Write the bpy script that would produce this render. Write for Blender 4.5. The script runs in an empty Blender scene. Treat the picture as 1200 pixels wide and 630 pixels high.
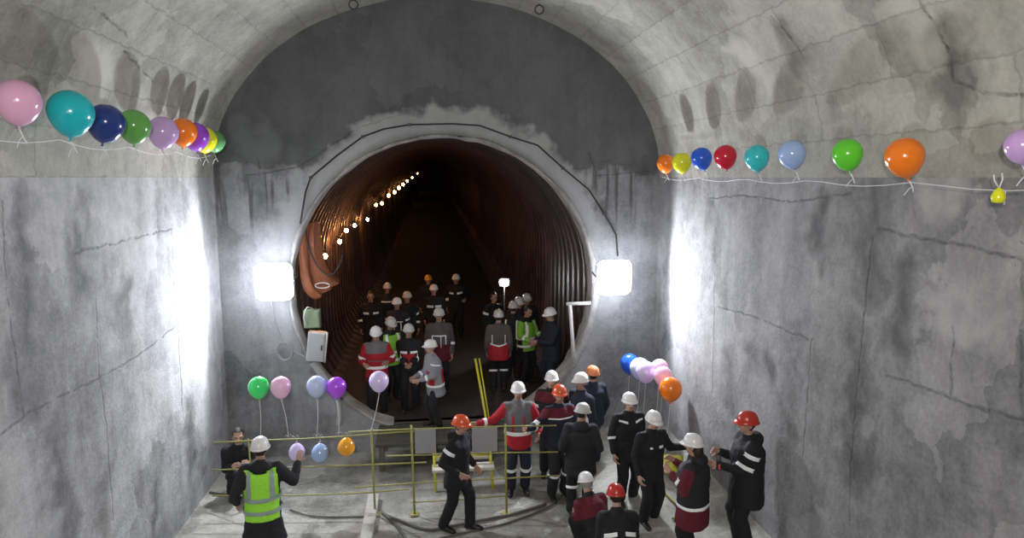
import bpy, bmesh, math, random
from mathutils import Vector, Matrix, noise
from math import sin, cos, pi, radians, sqrt
random.seed(11)
col = bpy.context.scene.collection
V = Vector

# ------------------------------------------------------------------ camera
F_PX, YAW, PITCH, CAMZ = 767.9, .1236, .1387, 5.0
cy, sy, cp, sp = cos(YAW), sin(YAW), cos(PITCH), sin(PITCH)
cw = V((sy*cp, cy*cp, -sp)); cr = V((cy, -sy, 0)); cu = cr.cross(cw)
CAM = V((0, 0, CAMZ))
XL, XR, XC, YE = -3.63, 4.19, .28, 11.73         # chamber: left wall, right wall, axis, end wall
VA, VB, VZ = (XR-XL)/2, 3.02, 5.0                # vault ellipse
TC = V((.25, YE, 3.0)); TR = 2.73; TSL = .02     # running tunnel: axis, radius, gradient

def ray(x, y): return cw + cr*((x-600)/F_PX) - cu*((y-315)/F_PX)
def at_y(x, y, Y): d = ray(x, y); return CAM + d*(Y/d.y)
def at_x(x, y, X): d = ray(x, y); return CAM + d*(X/d.x)
def at_z(x, y, Z): d = ray(x, y); return CAM + d*((Z-CAMZ)/d.z)
def at_vault(x, y):
    d = ray(x, y); a = (d.x/VA)**2 + (d.z/VB)**2
    ox, oz = (0-XC)/VA, (CAMZ-VZ)/VB
    b = 2*(ox*d.x/VA + oz*d.z/VB); c = ox*ox+oz*oz-1
    t = (-b + sqrt(b*b-4*a*c))/(2*a); return CAM + d*t

cam = bpy.data.objects.new('camera', bpy.data.cameras.new('camera')); col.objects.link(cam)
m3 = Matrix((cr, cu, -cw)).transposed()
cam.matrix_world = Matrix.Translation(CAM) @ m3.to_4x4()
cam.data.sensor_width = 36; cam.data.lens = F_PX*36/1200
cam.data.clip_start = .05; cam.data.clip_end = 400
bpy.context.scene.camera = cam

# ------------------------------------------------------------------ tagging
def tag(o, label=None, cat=None, group=None, kind=None):
    if label: o['label'] = label
    if cat: o['category'] = cat
    if group: o['group'] = group
    if kind: o['kind'] = kind
    return o
def empty(name, loc=(0, 0, 0), rz=0, s=1):
    o = bpy.data.objects.new(name, None); col.objects.link(o)
    o.location = loc; o.rotation_euler = (0, 0, rz); o.scale = (s, s, s); o.empty_display_size = .1
    return o
def mesh_obj(name, me, mats, parent=None, smooth=True):
    if not isinstance(mats, (list, tuple)): mats = [mats]
    for m in mats: me.materials.append(m)
    if smooth:
        me.polygons.foreach_set('use_smooth', [True]*len(me.polygons))
    o = bpy.data.objects.new(name, me); col.objects.link(o)
    if parent: o.parent = parent
    return o
def bm_obj(name, bm, mats, parent=None, smooth=True):
    me = bpy.data.meshes.new(name); bm.normal_update(); bm.to_mesh(me); bm.free()
    return mesh_obj(name, me, mats, parent, smooth)

# ------------------------------------------------------------------ materials
def nn(nt, typ, **kw):
    n = nt.nodes.new(typ)
    for k, v in kw.items():
        if k.startswith('i_'):
            n.inputs[int(k[2:])].default_value = v
        else: setattr(n, k, v)
    return n
def new_mat(name):
    m = bpy.data.materials.new(name); m.use_nodes = True; nt = m.node_tree
    return m, nt, nt.nodes['Principled BSDF']
def simple(name, c, rough=.6, metal=0, bump=0, bscale=60, var=0, spec=None, coat=0, sss=0):
    m, nt, b = new_mat(name)
    b.inputs['Base Color'].default_value = (*c, 1); b.inputs['Roughness'].default_value = rough
    b.inputs['Metallic'].default_value = metal
    if spec is not None: b.inputs['Specular IOR Level'].default_value = spec
    if coat: b.inputs['Coat Weight'].default_value = coat; b.inputs['Coat Roughness'].default_value = .08
    if sss: b.inputs['Subsurface Weight'].default_value = sss; b.inputs['Subsurface Scale'].default_value = .03
    if bump or var:
        tc = nn(nt, 'ShaderNodeTexCoord'); n = nn(nt, 'ShaderNodeTexNoise'); n.inputs['Scale'].default_value = bscale
        n.inputs['Detail'].default_value = 4
        nt.links.new(tc.outputs['Object'], n.inputs['Vector'])
        if bump:
            bp = nn(nt, 'ShaderNodeBump'); bp.inputs['Strength'].default_value = bump; bp.inputs['Distance'].default_value = .01
            nt.links.new(n.outputs['Fac'], bp.inputs['Height']); nt.links.new(bp.outputs[0], b.inputs['Normal'])
        if var:
            mx = nn(nt, 'ShaderNodeMix', data_type='RGBA'); mx.inputs[6].default_value = (*[max(0, v*(1-var)) for v in c], 1)
            mx.inputs[7].default_value = (*[min(1, v*(1+var)) for v in c], 1)
            nt.links.new(n.outputs['Fac'], mx.inputs[0]); nt.links.new(mx.outputs[2], b.inputs['Base Color'])
    return m
def emis(name, c, s):
    m, nt, b = new_mat(name); b.inputs['Base Color'].default_value = (*c, 1)
    b.inputs['Emission Color'].default_value = (*c, 1); b.inputs['Emission Strength'].default_value = s
    return m

def seg_group():
    g = bpy.data.node_groups.new('segment_distance', 'ShaderNodeTree')
    for nme, t in (('P', 'NodeSocketVector'), ('A', 'NodeSocketVector'), ('D', 'NodeSocketVector'), ('K', 'NodeSocketVector')):
        g.interface.new_socket(nme, in_out='INPUT', socket_type=t)
    g.interface.new_socket('dist', in_out='OUTPUT', socket_type='NodeSocketFloat')
    i = g.nodes.new('NodeGroupInput'); o = g.nodes.new('NodeGroupOutput'); L = g.links.new
    s = nn(g, 'ShaderNodeVectorMath', operation='SUBTRACT'); L(i.outputs['P'], s.inputs[0]); L(i.outputs['A'], s.inputs[1])
    d = nn(g, 'ShaderNodeVectorMath', operation='DOT_PRODUCT'); L(s.outputs[0], d.inputs[0]); L(i.outputs['K'], d.inputs[1])
    c = nn(g, 'ShaderNodeClamp'); L(d.outputs['Value'], c.inputs[0])
    sc = nn(g, 'ShaderNodeVectorMath', operation='SCALE'); L(i.outputs['D'], sc.inputs[0]); L(c.outputs[0], sc.inputs['Scale'])
    e = nn(g, 'ShaderNodeVectorMath', operation='DISTANCE'); L(s.outputs[0], e.inputs[0]); L(sc.outputs[0], e.inputs[1])
    L(e.outputs['Value'], o.inputs[0]); return g
SEG = seg_group()

def seg_field(nt, psock, lines):
    """smallest distance (m) from point to any of the poly lines"""
    cur = None
    for pl in lines:
        for a, b in zip(pl[:-1], pl[1:]):
            d = b-a; g = nn(nt, 'ShaderNodeGroup'); g.node_tree = SEG
            nt.links.new(psock, g.inputs['P']); g.inputs['A'].default_value = a; g.inputs['D'].default_value = d
            g.inputs['K'].default_value = d/max(d.length_squared, 1e-6)
            if cur is None: cur = g.outputs[0]
            else:
                mn = nn(nt, 'ShaderNodeMath', operation='MINIMUM'); nt.links.new(cur, mn.inputs[0]); nt.links.new(g.outputs[0], mn.inputs[1]); cur = mn.outputs[0]
    return cur
def maprange(nt, s, a, b, c, d):
    m = nn(nt, 'ShaderNodeMapRange'); nt.links.new(s, m.inputs[0])
    for i, v in enumerate((a, b, c, d)): m.inputs[i+1].default_value = v
    return m.outputs[0]
def mul(nt, a, b, op='MULTIPLY'):
    m = nn(nt, 'ShaderNodeMath', operation=op)
    for i, v in enumerate((a, b)):
        if isinstance(v, (int, float)): m.inputs[i].default_value = v
        else: nt.links.new(v, m.inputs[i])
    return m.outputs[0]

def concrete(name, dark, light, cracks=(), stains=(), pale=(), streak=.5, patch=.5, rough=.85, big=.45, extra=None, streak_vec=(2.2, 2.2, .25), board=False):
    m, nt, b = new_mat(name); L = nt.links.new
    tc = nn(nt, 'ShaderNodeTexCoord'); P = tc.outputs['Object']
    def nz(scale, detail=6, rough_=.6, vec=None, dist=0):
        n = nn(nt, 'ShaderNodeTexNoise'); n.inputs['Scale'].default_value = scale; n.inputs['Detail'].default_value = detail
        n.inputs['Roughness'].default_value = rough_; n.inputs['Distortion'].default_value = dist
        if vec:
            mp = nn(nt, 'ShaderNodeMapping'); mp.inputs['Scale'].default_value = vec; L(P, mp.inputs[0]); L(mp.outputs[0], n.inputs[0])
        else: L(P, n.inputs[0])
        return n.outputs['Fac'], n.outputs['Color']
    n1, _ = nz(big, 8, .62, dist=.4); n2, _ = nz(3.2, 8, .7); n3, _ = nz(22, 6, .7); ns, _ = nz(1., 6, .65, streak_vec)
    t = mul(nt, maprange(nt, n1, .38, .62, 0, 1), .36)
    t = mul(nt, t, mul(nt, maprange(nt, n2, .38, .62, 0, 1), .30), 'ADD')
    t = mul(nt, t, mul(nt, maprange(nt, ns, .40, .60, 0, 1), .32*streak*2), 'ADD')
    t = mul(nt, t, mul(nt, maprange(nt, n3, .38, .62, .0, .17), 1), 'ADD')
    # patched areas: big irregular cells with own shade
    vo = nn(nt, 'ShaderNodeTexVoronoi'); vo.inputs['Scale'].default_value = .75; vo.inputs['Randomness'].default_value = 1
    wn = nn(nt, 'ShaderNodeTexNoise'); wn.inputs['Scale'].default_value = 2.5; wn.inputs['Detail'].default_value = 5; L(P, wn.inputs[0])
    wsub = nn(nt, 'ShaderNodeVectorMath', operation='SUBTRACT'); L(wn.outputs['Color'], wsub.inputs[0]); wsub.inputs[1].default_value = (.5, .5, .5)
    wsc = nn(nt, 'ShaderNodeVectorMath', operation='SCALE'); L(wsub.outputs[0], wsc.inputs[0]); wsc.inputs['Scale'].default_value = .9
    wad = nn(nt, 'ShaderNodeVectorMath', operation='ADD'); L(P, wad.inputs[0]); L(wsc.outputs[0], wad.inputs[1]); L(wad.outputs[0], vo.inputs['Vector'])
    sepc = nn(nt, 'ShaderNodeSeparateColor'); L(vo.outputs['Color'], sepc.inputs[0])
    t = mul(nt, t, mul(nt, mul(nt, sepc.outputs[0], .5, 'SUBTRACT'), .75*patch), 'ADD')
    mx = nn(nt, 'ShaderNodeMix', data_type='RGBA'); L(t, mx.inputs[0]); mx.inputs[6].default_value = (*dark, 1); mx.inputs[7].default_value = (*light, 1); mx.clamp_factor = True
    c = mx.outputs[2]
    height = mul(nt, n2, .6, 'MULTIPLY'); height = mul(nt, height, mul(nt, n3, .25), 'ADD')
    # small dark pits
    pv = nn(nt, 'ShaderNodeTexVoronoi'); pv.inputs['Scale'].default_value = 5; L(wad.outputs[0], pv.inputs['Vector'])
    pit = maprange(nt, pv.outputs['Distance'], .03, .1, 1, 0)
    pit = mul(nt, pit, maprange(nt, n2, .5, .58, 0, 1))
    def darken(c, mask, k, colr=(.0, .0, .0)):
        q = nn(nt, 'ShaderNodeMix', data_type='RGBA'); L(mul(nt, mask, k), q.inputs[0]); L(c, q.inputs[6]); q.inputs[7].default_value = (*colr, 1); return q.outputs[2]
    c = darken(c, pit, .6, (.04, .04, .04))
    # warped coordinates for the marks
    w2 = nn(nt, 'ShaderNodeTexNoise'); w2.inputs['Scale'].default_value = 6; w2.inputs['Detail'].default_value = 5; L(P, w2.inputs[0])
    s2 = nn(nt, 'ShaderNodeVectorMath', operation='SUBTRACT'); L(w2.outputs['Color'], s2.inputs[0]); s2.inputs[1].default_value = (.5, .5, .5)
    s3 = nn(nt, 'ShaderNodeVectorMath', operation='SCALE'); L(s2.outputs[0], s3.inputs[0]); s3.inputs['Scale'].default_value = .09
    a2 = nn(nt, 'ShaderNodeVectorMath', operation='ADD'); L(P, a2.inputs[0]); L(s3.outputs[0], a2.inputs[1]); PW = a2.outputs[0]
    if stains:
        d = seg_field(nt, wad.outputs[0], stains); mk = maprange(nt, d, .03, .30, 1, 0); mk = mul(nt, mk, maprange(nt, ns, .3, .6, .45, 1))
        c = darken(c, mk, .8, tuple(v*.4 for v in dark))
    if pale:
        d = seg_field(nt, wad.outputs[0], pale); mk = maprange(nt, d, .1, .32, 1, 0)
        c = darken(c, mk, .65, tuple(min(.8, v*1.15) for v in light))
    if cracks:
        d = seg_field(nt, PW, cracks); mk = maprange(nt, d, .004, .022, 1, 0)
        mk = mul(nt, mk, maprange(nt, n3, .42, .6, .15, 1))
        c = darken(c, mk, .65, (.04, .04, .04)); height = mul(nt, height, mul(nt, mk, .8), 'SUBTRACT')
    if board:
        # board marks of the formwork, running along the vault
        wv = nn(nt, 'ShaderNodeTexBrick'); wv.inputs['Scale'].default_value = 1
        wv.inputs['Brick Width'].default_value = 2.4; wv.inputs['Row Height'].default_value = .55; wv.inputs['Mortar Size'].default_value = .012
        wv.inputs['Color1'].default_value = (.42, .42, .42, 1); wv.inputs['Color2'].default_value = (.62, .62, .62, 1); wv.inputs['Mortar'].default_value = (.25, .25, .25, 1)
        uv = nn(nt, 'ShaderNodeUVMap'); ad = nn(nt, 'ShaderNodeVectorMath', operation='ADD'); L(uv.outputs[0], ad.inputs[0])
        s4 = nn(nt, 'ShaderNodeVectorMath', operation='SCALE'); L(s2.outputs[0], s4.inputs[0]); s4.inputs['Scale'].default_value = .12
        L(s4.outputs[0], ad.inputs[1]); L(ad.outputs[0], wv.inputs[0])
        q = nn(nt, 'ShaderNodeMix', data_type='RGBA', blend_type='OVERLAY'); q.inputs[0].default_value = .35
        L(c, q.inputs[6]); L(wv.outputs['Color'], q.inputs[7]); c = q.outputs[2]
        height = mul(nt, height, mul(nt, wv.outputs['Fac'], .12), 'SUBTRACT')
    if extra: c, height = extra(nt, P, wad.outputs[0], c, height, dict(n1=n1, n2=n2, n3=n3, ns=ns), darken)
    L(c, b.inputs['Base Color']); b.inputs['Roughness'].default_value = rough
    bp = nn(nt, 'ShaderNodeBump'); bp.inputs['Strength'].default_value = .55; bp.inputs['Distance'].default_value = .06
    L(height, bp.inputs['Height']); L(bp.outputs[0], b.inputs['Normal'])
    return m

# ------------------------------------------------------------------ mesh helpers
def frame_of(d):
    d = d.normalized(); a = V((0, 0, 1)) if abs(d.z) < .9 else V((1, 0, 0))
    x = a.cross(d).normalized(); return x, d.cross(x)
def ring_loft(bm, rings, cap=True):
    """rings: lists of points, same count"""
    vs = [[bm.verts.new(p) for p in r] for r in rings]; n = len(vs[0])
    for a, b in zip(vs[:-1], vs[1:]):
        for i in range(n): bm.faces.new((a[i], a[(i+1) % n], b[(i+1) % n], b[i]))
    if cap: bm.faces.new(list(reversed(vs[0]))); bm.faces.new(vs[-1])
    return vs
def capsule(bm, a, b, ra, rb, n=12, k=3):
    a, b = V(a), V(b); d = b-a
    if d.length < 1e-5: d = V((0, 0, 1e-4))
    x, y = frame_of(d); u = d.normalized(); R = []
    for i in range(k, 0, -1):
        t = i/k*pi/2*.97; c = a-u*ra*sin(t); r = ra*cos(t); R.append([c+(x*cos(q)+y*sin(q))*r for q in [2*pi*j/n for j in range(n)]])
    for c, r in ((a, ra), (b, rb)): R.append([c+(x*cos(q)+y*sin(q))*r for q in [2*pi*j/n for j in range(n)]])
    for i in range(1, k+1):
        t = i/k*pi/2*.97; c = b+u*rb*sin(t); r = rb*cos(t); R.append([c+(x*cos(q)+y*sin(q))*r for q in [2*pi*j/n for j in range(n)]])
    ring_loft(bm, R)
def ellipsoid(bm, M, c, r, n=14, k=9):
    c = V(c); R = []
    for i in range(1, k):
        t = -pi/2+pi*i/k; R.append([M @ (c+V((r[0]*cos(t)*cos(q), r[1]*cos(t)*sin(q), r[2]*sin(t)))) for q in [2*pi*j/n for j in range(n)]])
    ring_loft(bm, R)
def ell_rings(bm, M, rows, n=20, cap=True):
    """rows: (x,y,z,rx,ry)"""
    ring_loft(bm, [[M @ V((x+rx*cos(q), y+ry*sin(q), z)) for q in [2*pi*j/n for j in range(n)]] for x, y, z, rx, ry in rows], cap)
def tube(bm, pts, r, n=6, cap=True):
    pts = [V(p) for p in pts]; R = []
    x0 = None
    for i, p in enumerate(pts):
        d = (pts[min(i+1, len(pts)-1)]-pts[max(i-1, 0)])
        if d.length < 1e-6: d = V((0, 0, 1))
        d.normalize()
        if x0 is None: x0, _ = frame_of(d)
        x0 = (x0-d*x0.dot(d)).normalized(); y0 = d.cross(x0)
        rr = r[i] if isinstance(r, (list, tuple)) else r
        R.append([p+(x0*cos(q)+y0*sin(q))*rr for q in [2*pi*j/n for j in range(n)]])
    ring_loft(bm, R, cap)
def box(bm, c, s, rz=0, bev=.0, M=None):
    r = bmesh.ops.create_cube(bm, size=1); T = Matrix.Translation(V(c)) @ Matrix.Rotation(rz, 4, 'Z') @ Matrix.Diagonal((*s, 1))
    if M: T = M @ T
    bmesh.ops.transform(bm, matrix=T, verts=r['verts'])
    if bev:
        es = list({e for v in r['verts'] for e in v.link_edges}); bmesh.ops.bevel(bm, geom=es, offset=bev, segments=2, affect='EDGES', profile=.6)
def lathe(bm, prof, n=24, M=None):
    M = M or Matrix()
    ring_loft(bm, [[M @ V((r*cos(q), r*sin(q), z)) for q in [2*pi*j/n for j in range(n)]] for r, z in prof])
def smooth_poly(pts, k=6):
    """catmull-rom"""
    pts = [V(p) for p in pts]; out = []
    for i in range(len(pts)-1):
        p0 = pts[max(i-1, 0)]; p1 = pts[i]; p2 = pts[i+1]; p3 = pts[min(i+2, len(pts)-1)]
        for j in range(k):
            t = j/k; out.append(.5*((2*p1)+(p2-p0)*t+(2*p0-5*p1+4*p2-p3)*t*t+(3*p1-p0-3*p2+p3)*t**3))
    out.append(pts[-1]); return out

# ------------------------------------------------------------------ setting
L_ = lambda pts: [at_x(x, y, XL) for x, y in pts]
R_ = lambda pts: [at_x(x, y, XR) for x, y in pts]
A_ = lambda pts: [at_vault(x, y) for x, y in pts]
E_ = lambda pts: [at_y(x, y, YE) for x, y in pts]
cr_l = [L_(p) for p in ([(0, 510), (30, 488), (75, 462), (119, 442), (160, 418), (205, 384)], [(112, 336), (117, 440), (125, 500), (133, 609)],
        [(201, 268), (203, 330), (210, 400), (215, 493)], [(85, 296), (116, 289), (150, 280), (201, 268)], [(0, 190), (60, 196), (136, 200)], [(3, 235), (10, 360), (28, 488)])]
st_l = [L_(p) for p in ([(25, 240), (30, 330), (32, 470)], [(60, 520), (78, 630)], [(183, 572), (184, 628)], [(222, 480), (224, 540)], [(92, 250), (96, 330)], [(146, 350), (143, 370)])]
cr_r = [R_(p) for p in ([(838, 282), (837, 360), (835, 459)], [(1022, 280), (1012, 380), (1000, 500), (995, 609)], [(951, 398), (946, 470), (941, 534)],
        [(842, 360), (880, 370), (947, 398)], [(1026, 268), (1100, 283), (1200, 302)], [(1117, 380), (1115, 466)], [(1040, 440), (1115, 466), (1150, 478), (1200, 493)],
        [(830, 232), (870, 228), (930, 236), (1000, 226)], [(1197, 300), (1197, 490)])]
st_r = [R_(p) for p in ([(1024, 235), (1018, 330)], [(1008, 400), (1000, 560)], [(852, 420), (856, 470)], [(955, 250), (955, 285)], [(832, 240), (832, 244)], [(880, 410), (900, 425)], [(1060, 320), (1055, 400)])]
pa_r = [R_(p) for p in ([(1122, 365), (1135, 380)], [(1110, 225), (1090, 230)])]
cr_a = [A_(p) for p in ([(1075, 0), (1110, 60), (1117, 95), (1150, 106), (1200, 112)], [(760, 35), (800, 75)], [(905, 20), (935, 55), (945, 75)], [(190, 72), (250, 15)], [(110, 8), (150, 42)], [(145, 60), (180, 95)])]
st_a = [A_(p) for p in ([(1120, 60), (1125, 110)], [(920, 45), (935, 60)])]
pa_a = [A_(p) for p in ([(870, 60), (890, 90)], [(1060, 15), (1085, 35)], [(100, 80), (120, 100)])]
G = lambda v, w=1.0: (v*w, v, v*(2-w))
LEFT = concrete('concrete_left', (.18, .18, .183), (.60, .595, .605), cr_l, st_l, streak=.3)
RIGHT = concrete('concrete_right', (.10, .10, .103), (.38, .375, .375), cr_r, st_r, pa_r, streak=.3)  # darker than the left wall: weaker light on this side put into colour
VAULT = concrete('concrete_vault', (.20, .195, .165), (.50, .487, .425), cr_a, st_a, pa_a, streak=.2, board=True)

def end_extra(nt, P, PW, c, h, N, darken):
    L = nt.links.new
    sep = nn(nt, 'ShaderNodeSeparateXYZ'); L(PW, sep.inputs[0]); x, z = sep.outputs[0], sep.outputs[2]
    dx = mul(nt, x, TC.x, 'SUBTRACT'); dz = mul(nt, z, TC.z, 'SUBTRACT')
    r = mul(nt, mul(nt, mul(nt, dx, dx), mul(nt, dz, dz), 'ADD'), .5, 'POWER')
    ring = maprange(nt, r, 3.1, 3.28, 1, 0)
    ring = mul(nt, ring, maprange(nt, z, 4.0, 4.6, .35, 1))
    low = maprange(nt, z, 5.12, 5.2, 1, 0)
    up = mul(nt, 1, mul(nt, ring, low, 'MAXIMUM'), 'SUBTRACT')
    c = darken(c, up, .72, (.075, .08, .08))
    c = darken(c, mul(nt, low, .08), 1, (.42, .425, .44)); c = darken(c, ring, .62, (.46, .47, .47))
    # drips below the cold joint
    band = mul(nt, maprange(nt, z, 4.0, 4.5, 0, 1), low)
    side = maprange(nt, mul(nt, dx, 0, 'ADD'), 0, 1, 1, 1)
    mp = nn(nt, 'ShaderNodeMapping'); mp.inputs['Scale'].default_value = (9, 1, .5); L(P, mp.inputs[0])
    n = nn(nt, 'ShaderNodeTexNoise'); n.inputs['Scale'].default_value = 1; n.inputs['Detail'].default_value = 3; L(mp.outputs[0], n.inputs[0])
    drip = mul(nt, maprange(nt, n.outputs['Fac'], .54, .62, 0, 1), band)
    drip = mul(nt, drip, maprange(nt, r, 3.1, 3.3, 0, 1))
    c = darken(c, drip, .7, (.05, .05, .05))
    # corner damp
    return c, h
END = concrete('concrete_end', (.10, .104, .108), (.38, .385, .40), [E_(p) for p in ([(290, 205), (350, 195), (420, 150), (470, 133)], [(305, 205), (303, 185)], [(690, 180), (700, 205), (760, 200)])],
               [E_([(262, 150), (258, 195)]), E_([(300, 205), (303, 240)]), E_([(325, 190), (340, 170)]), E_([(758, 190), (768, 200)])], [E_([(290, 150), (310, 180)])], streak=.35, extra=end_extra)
def floor_extra(nt, P, PW, c, h, N, darken):
    damp = maprange(nt, N['n1'], .52, .6, 0, 1)
    return darken(c, damp, .45, (.10, .095, .085)), h
FLOOR = concrete('floor_screed', (.13, .127, .112), (.54, .53, .48), [[at_z(x, y, 0) for x, y in p] for p in ([(240, 600), (300, 620)], [(345, 560), (420, 566)], [(500, 600), (600, 590)])],
                 [[at_z(x, y, 0) for x, y in p] for p in ([(460, 560), (480, 565)], [(430, 540), (560, 535)])], streak=.2, extra=floor_extra, big=.7)
RIM = concrete('rim_plaster', (.17, .17, .165), (.50, .495, .48), streak=.3, big=2.5)

def grid(name, fn, nu, nv, mat, uvf=None):
    bm = bmesh.new(); vs = [[bm.verts.new(fn(i/nu, j/nv)) for j in range(nv+1)] for i in range(nu+1)]
    uvl = bm.loops.layers.uv.new('UVMap') if uvf else None
    for i in range(nu):
        for j in range(nv):
            f = bm.faces.new((vs[i][j], vs[i+1][j], vs[i+1][j+1], vs[i][j+1]))
            if uvf:
                for l, (a, b) in zip(f.loops, ((i, j), (i+1, j), (i+1, j+1), (i, j+1))): l[uvl].uv = uvf(a/nu, b/nv)
    return bm_obj(name, bm, mat)
Y0 = -9.0
def rough(p, a=.02, s=.9): return (noise.noise(V(p)*s)*a*1.6+noise.noise(V(p)*s*4)*a*.5)
def wl(X, sgn):
    def f(u, v):
        y = Y0+(YE-Y0+.05)*u; z = -.1+5.1*v; return V((X+sgn*abs(rough((X, y, z)))*.6, y, z))
    return f
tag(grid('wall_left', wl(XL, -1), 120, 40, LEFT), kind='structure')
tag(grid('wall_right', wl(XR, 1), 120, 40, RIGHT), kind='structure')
def vf(u, v):
    y = Y0+(YE-Y0+.05)*u; t = pi*v; k = 1+abs(rough((3*cos(t), y, 3*sin(t)), .01))*sin(t)
    return V((XC-VA*cos(t)*k, y, VZ+VB*sin(t)*k))
tag(grid('ceiling', vf, 110, 80, VAULT, lambda u, v: ((YE-Y0)*u, 10.9*v)), kind='structure')
def ff(u, v):
    x = XL-.05+(XR-XL+.1)*u; y = Y0+(YE-Y0+.1)*v; return V((x, y, -abs(noise.noise(V((x, y, 0))*1.3))*.012))
tag(grid('floor', ff, 60, 120, FLOOR), kind='structure')
bm = bmesh.new()
box(bm, (XC, Y0-.1, 4), (9, .2, 9)); tag(bm_obj('wall_back', bm, simple('back_concrete', (.3, .3, .3), .9, bump=.4, bscale=6), smooth=False), kind='structure')
# sloped concrete fill along the right wall
bm = bmesh.new(); R = []
def slope_z(x): return 0 if x < 2.55 else (x-2.55)/.5*.2 if x < 3.05 else .2+(x-3.05)/1.14*.30
for i in range(60):
    y = Y0+(YE-Y0)*i/59; q = noise.noise(V((0, y, 3)))*.03
    R.append([V((2.5+q, y, -.05)), V((2.55+q, y, .0)), V((3.02+q*1.5, y, .185)), V((3.1+q, y, .215)), V((3.6, y, .345+q*.2)), V((XR+.03, y, .51)), V((XR+.03, y, -.05))])
vs = [[bm.verts.new(p) for p in r] for r in R]
for a, b in zip(vs[:-1], vs[1:]):
    for i in range(7): bm.faces.new((a[i], b[i], b[(i+1) % 7], a[(i+1) % 7]))
bm.faces.new(vs[0]); bm.faces.new(list(reversed(vs[-1])))
bmesh.ops.recalc_face_normals(bm, faces=bm.faces)
tag(bm_obj('trim_1', bm, FLOOR, smooth=False), kind='structure')

# end wall with the round opening
def outer(a):
    dx, dz = cos(a), sin(a); t = 99
    for k in range(2000):
        r = 2.75+k*.004; x, z = TC.x+dx*r, TC.z+dz*r
        if x < XL-.03 or x > XR+.03 or z < -.05: return r
        if z > VZ and ((x-XC)/VA)**2+((z-VZ)/VB)**2 > 1.012: return r
    return 6
def rim_r(a, k): return TR+.012*noise.noise(V((cos(a)*3, sin(a)*3, k)))*2
bm = bmesh.new(); NA = 160; rings = []
radial = [0, .12, .25, .45, .7, 1]
AO = [outer(2*pi*i/NA) for i in range(NA)]
for k in radial:
    rings.append([bm.verts.new((TC.x+cos(2*pi*i/NA)*(TR+.01+(AO[i]-TR-.01)*k), YE+(.012*noise.noise(V((cos(2*pi*i/NA)*4, sin(2*pi*i/NA)*4, k*5))) if 0 < k < 1 else 0), TC.z+sin(2*pi*i/NA)*(TR+.01+(AO[i]-TR-.01)*k))) for i in range(NA)])
rings.insert(0, [bm.verts.new((TC.x+cos(2*pi*i/NA)*(TR+.01), YE+.35, TC.z+sin(2*pi*i/NA)*(TR+.01))) for i in range(NA)])
for a, b in zip(rings[:-1], rings[1:]):
    for i in range(NA): bm.faces.new((a[i], a[(i+1) % NA], b[(i+1) % NA], b[i]))
bmesh.ops.recalc_face_normals(bm, faces=bm.faces)
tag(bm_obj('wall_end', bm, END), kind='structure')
# white plaster collar of the opening
bm = bmesh.new(); R = []
for i in range(NA):
    a = 2*pi*i/NA; d = V((cos(a), 0, sin(a))); w = .03+.05*noise.noise(V((cos(a)*6, sin(a)*6, 1)))
    w += .11*max(0, cos(a+.35))**3
    ri = TR-.03+.03*noise.noise(V((cos(a)*9, sin(a)*9, 7))); ro = TR+w
    c = V((TC.x, 0, TC.z)); f = YE-.045
    R.append([c+d*ri+V((0, YE+.36, 0)), c+d*ri+V((0, f+.03, 0)), c+d*(ri+.03)+V((0, f, 0)), c+d*(ro-.03)+V((0, f+.01, 0)), c+d*ro+V((0, YE+.01, 0)), c+d*ro+V((0, YE+.3, 0))])
vs = [[bm.verts.new(p) for p in r] for r in R]
for i in range(NA):
    a, b = vs[i], vs[(i+1) % NA]
    for j in range(5): bm.faces.new((a[j], a[j+1], b[j+1], b[j]))
bmesh.ops.recalc_face_normals(bm, faces=bm.faces)
tag(bm_obj('trim_2', bm, RIM), kind='structure')

# running tunnel: ribbed steel lining, horseshoe below the axis
m, nt, b = new_mat('rusty_lining'); TUN = m
tc = nn(nt, 'ShaderNodeTexCoord'); n = nn(nt, 'ShaderNodeTexNoise'); n.inputs['Scale'].default_value = 1.2; n.inputs['Detail'].default_value = 8
nt.links.new(tc.outputs['Object'], n.inputs[0])
r_ = nn(nt, 'ShaderNodeValToRGB'); e = r_.color_ramp.elements; e[0].position = .3; e[0].color = (.026, .016, .016, 1); e[1].position = .72; e[1].color = (.082, .050, .045, 1)
nt.links.new(n.outputs['Fac'], r_.inputs[0]); nt.links.new(r_.outputs[0], b.inputs['Base Color']); b.inputs['Roughness'].default_value = .5; b.inputs['Specular IOR Level'].default_value = .28
bp = nn(nt, 'ShaderNodeBump'); bp.inputs['Strength'].default_value = .4; bp.inputs['Distance'].default_value = .04; nt.links.new(n.outputs['Fac'], bp.inputs['Height']); nt.links.new(bp.outputs[0], b.inputs['Normal'])
TL = 132
def tun_pt(a, y, r):
    x = cos(a)*r; z = sin(a)*r
    if z < 0:
        q = (abs(cos(a))**7+abs(sin(a))**7)**(1/7); x /= q; z /= q
    return V((TC.x+x, y, TC.z+z+TSL*(y-YE)))
ys = []; y = YE+.3; k = 0
while y < TL:
    st = .5 if y < 40 else 1.5
    ys += [(y, 2.78), (y+st*.72, 2.78), (y+st*.76, 2.735), (y+st*.96, 2.735)]; y += st; k += 1
bm = bmesh.new(); n_ = 56
rg = [[bm.verts.new(tun_pt(2*pi*i/n_+.001, y, r)) for i in range(n_)] for y, r in ys]
for a, b2 in zip(rg[:-1], rg[1:]):
    for i in range(n_): bm.faces.new((a[i], a[(i+1) % n_], b2[(i+1) % n_], b2[i]))
bm.faces.new(rg[-1])
bmesh.ops.recalc_face_normals(bm, faces=bm.faces)
tag(bm_obj('wall_tunnel', bm, TUN, smooth=False), kind='structure')
def tfz(y): return .5+max(0, TSL*(y-20))
bm = bmesh.new(); vs = []
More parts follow.
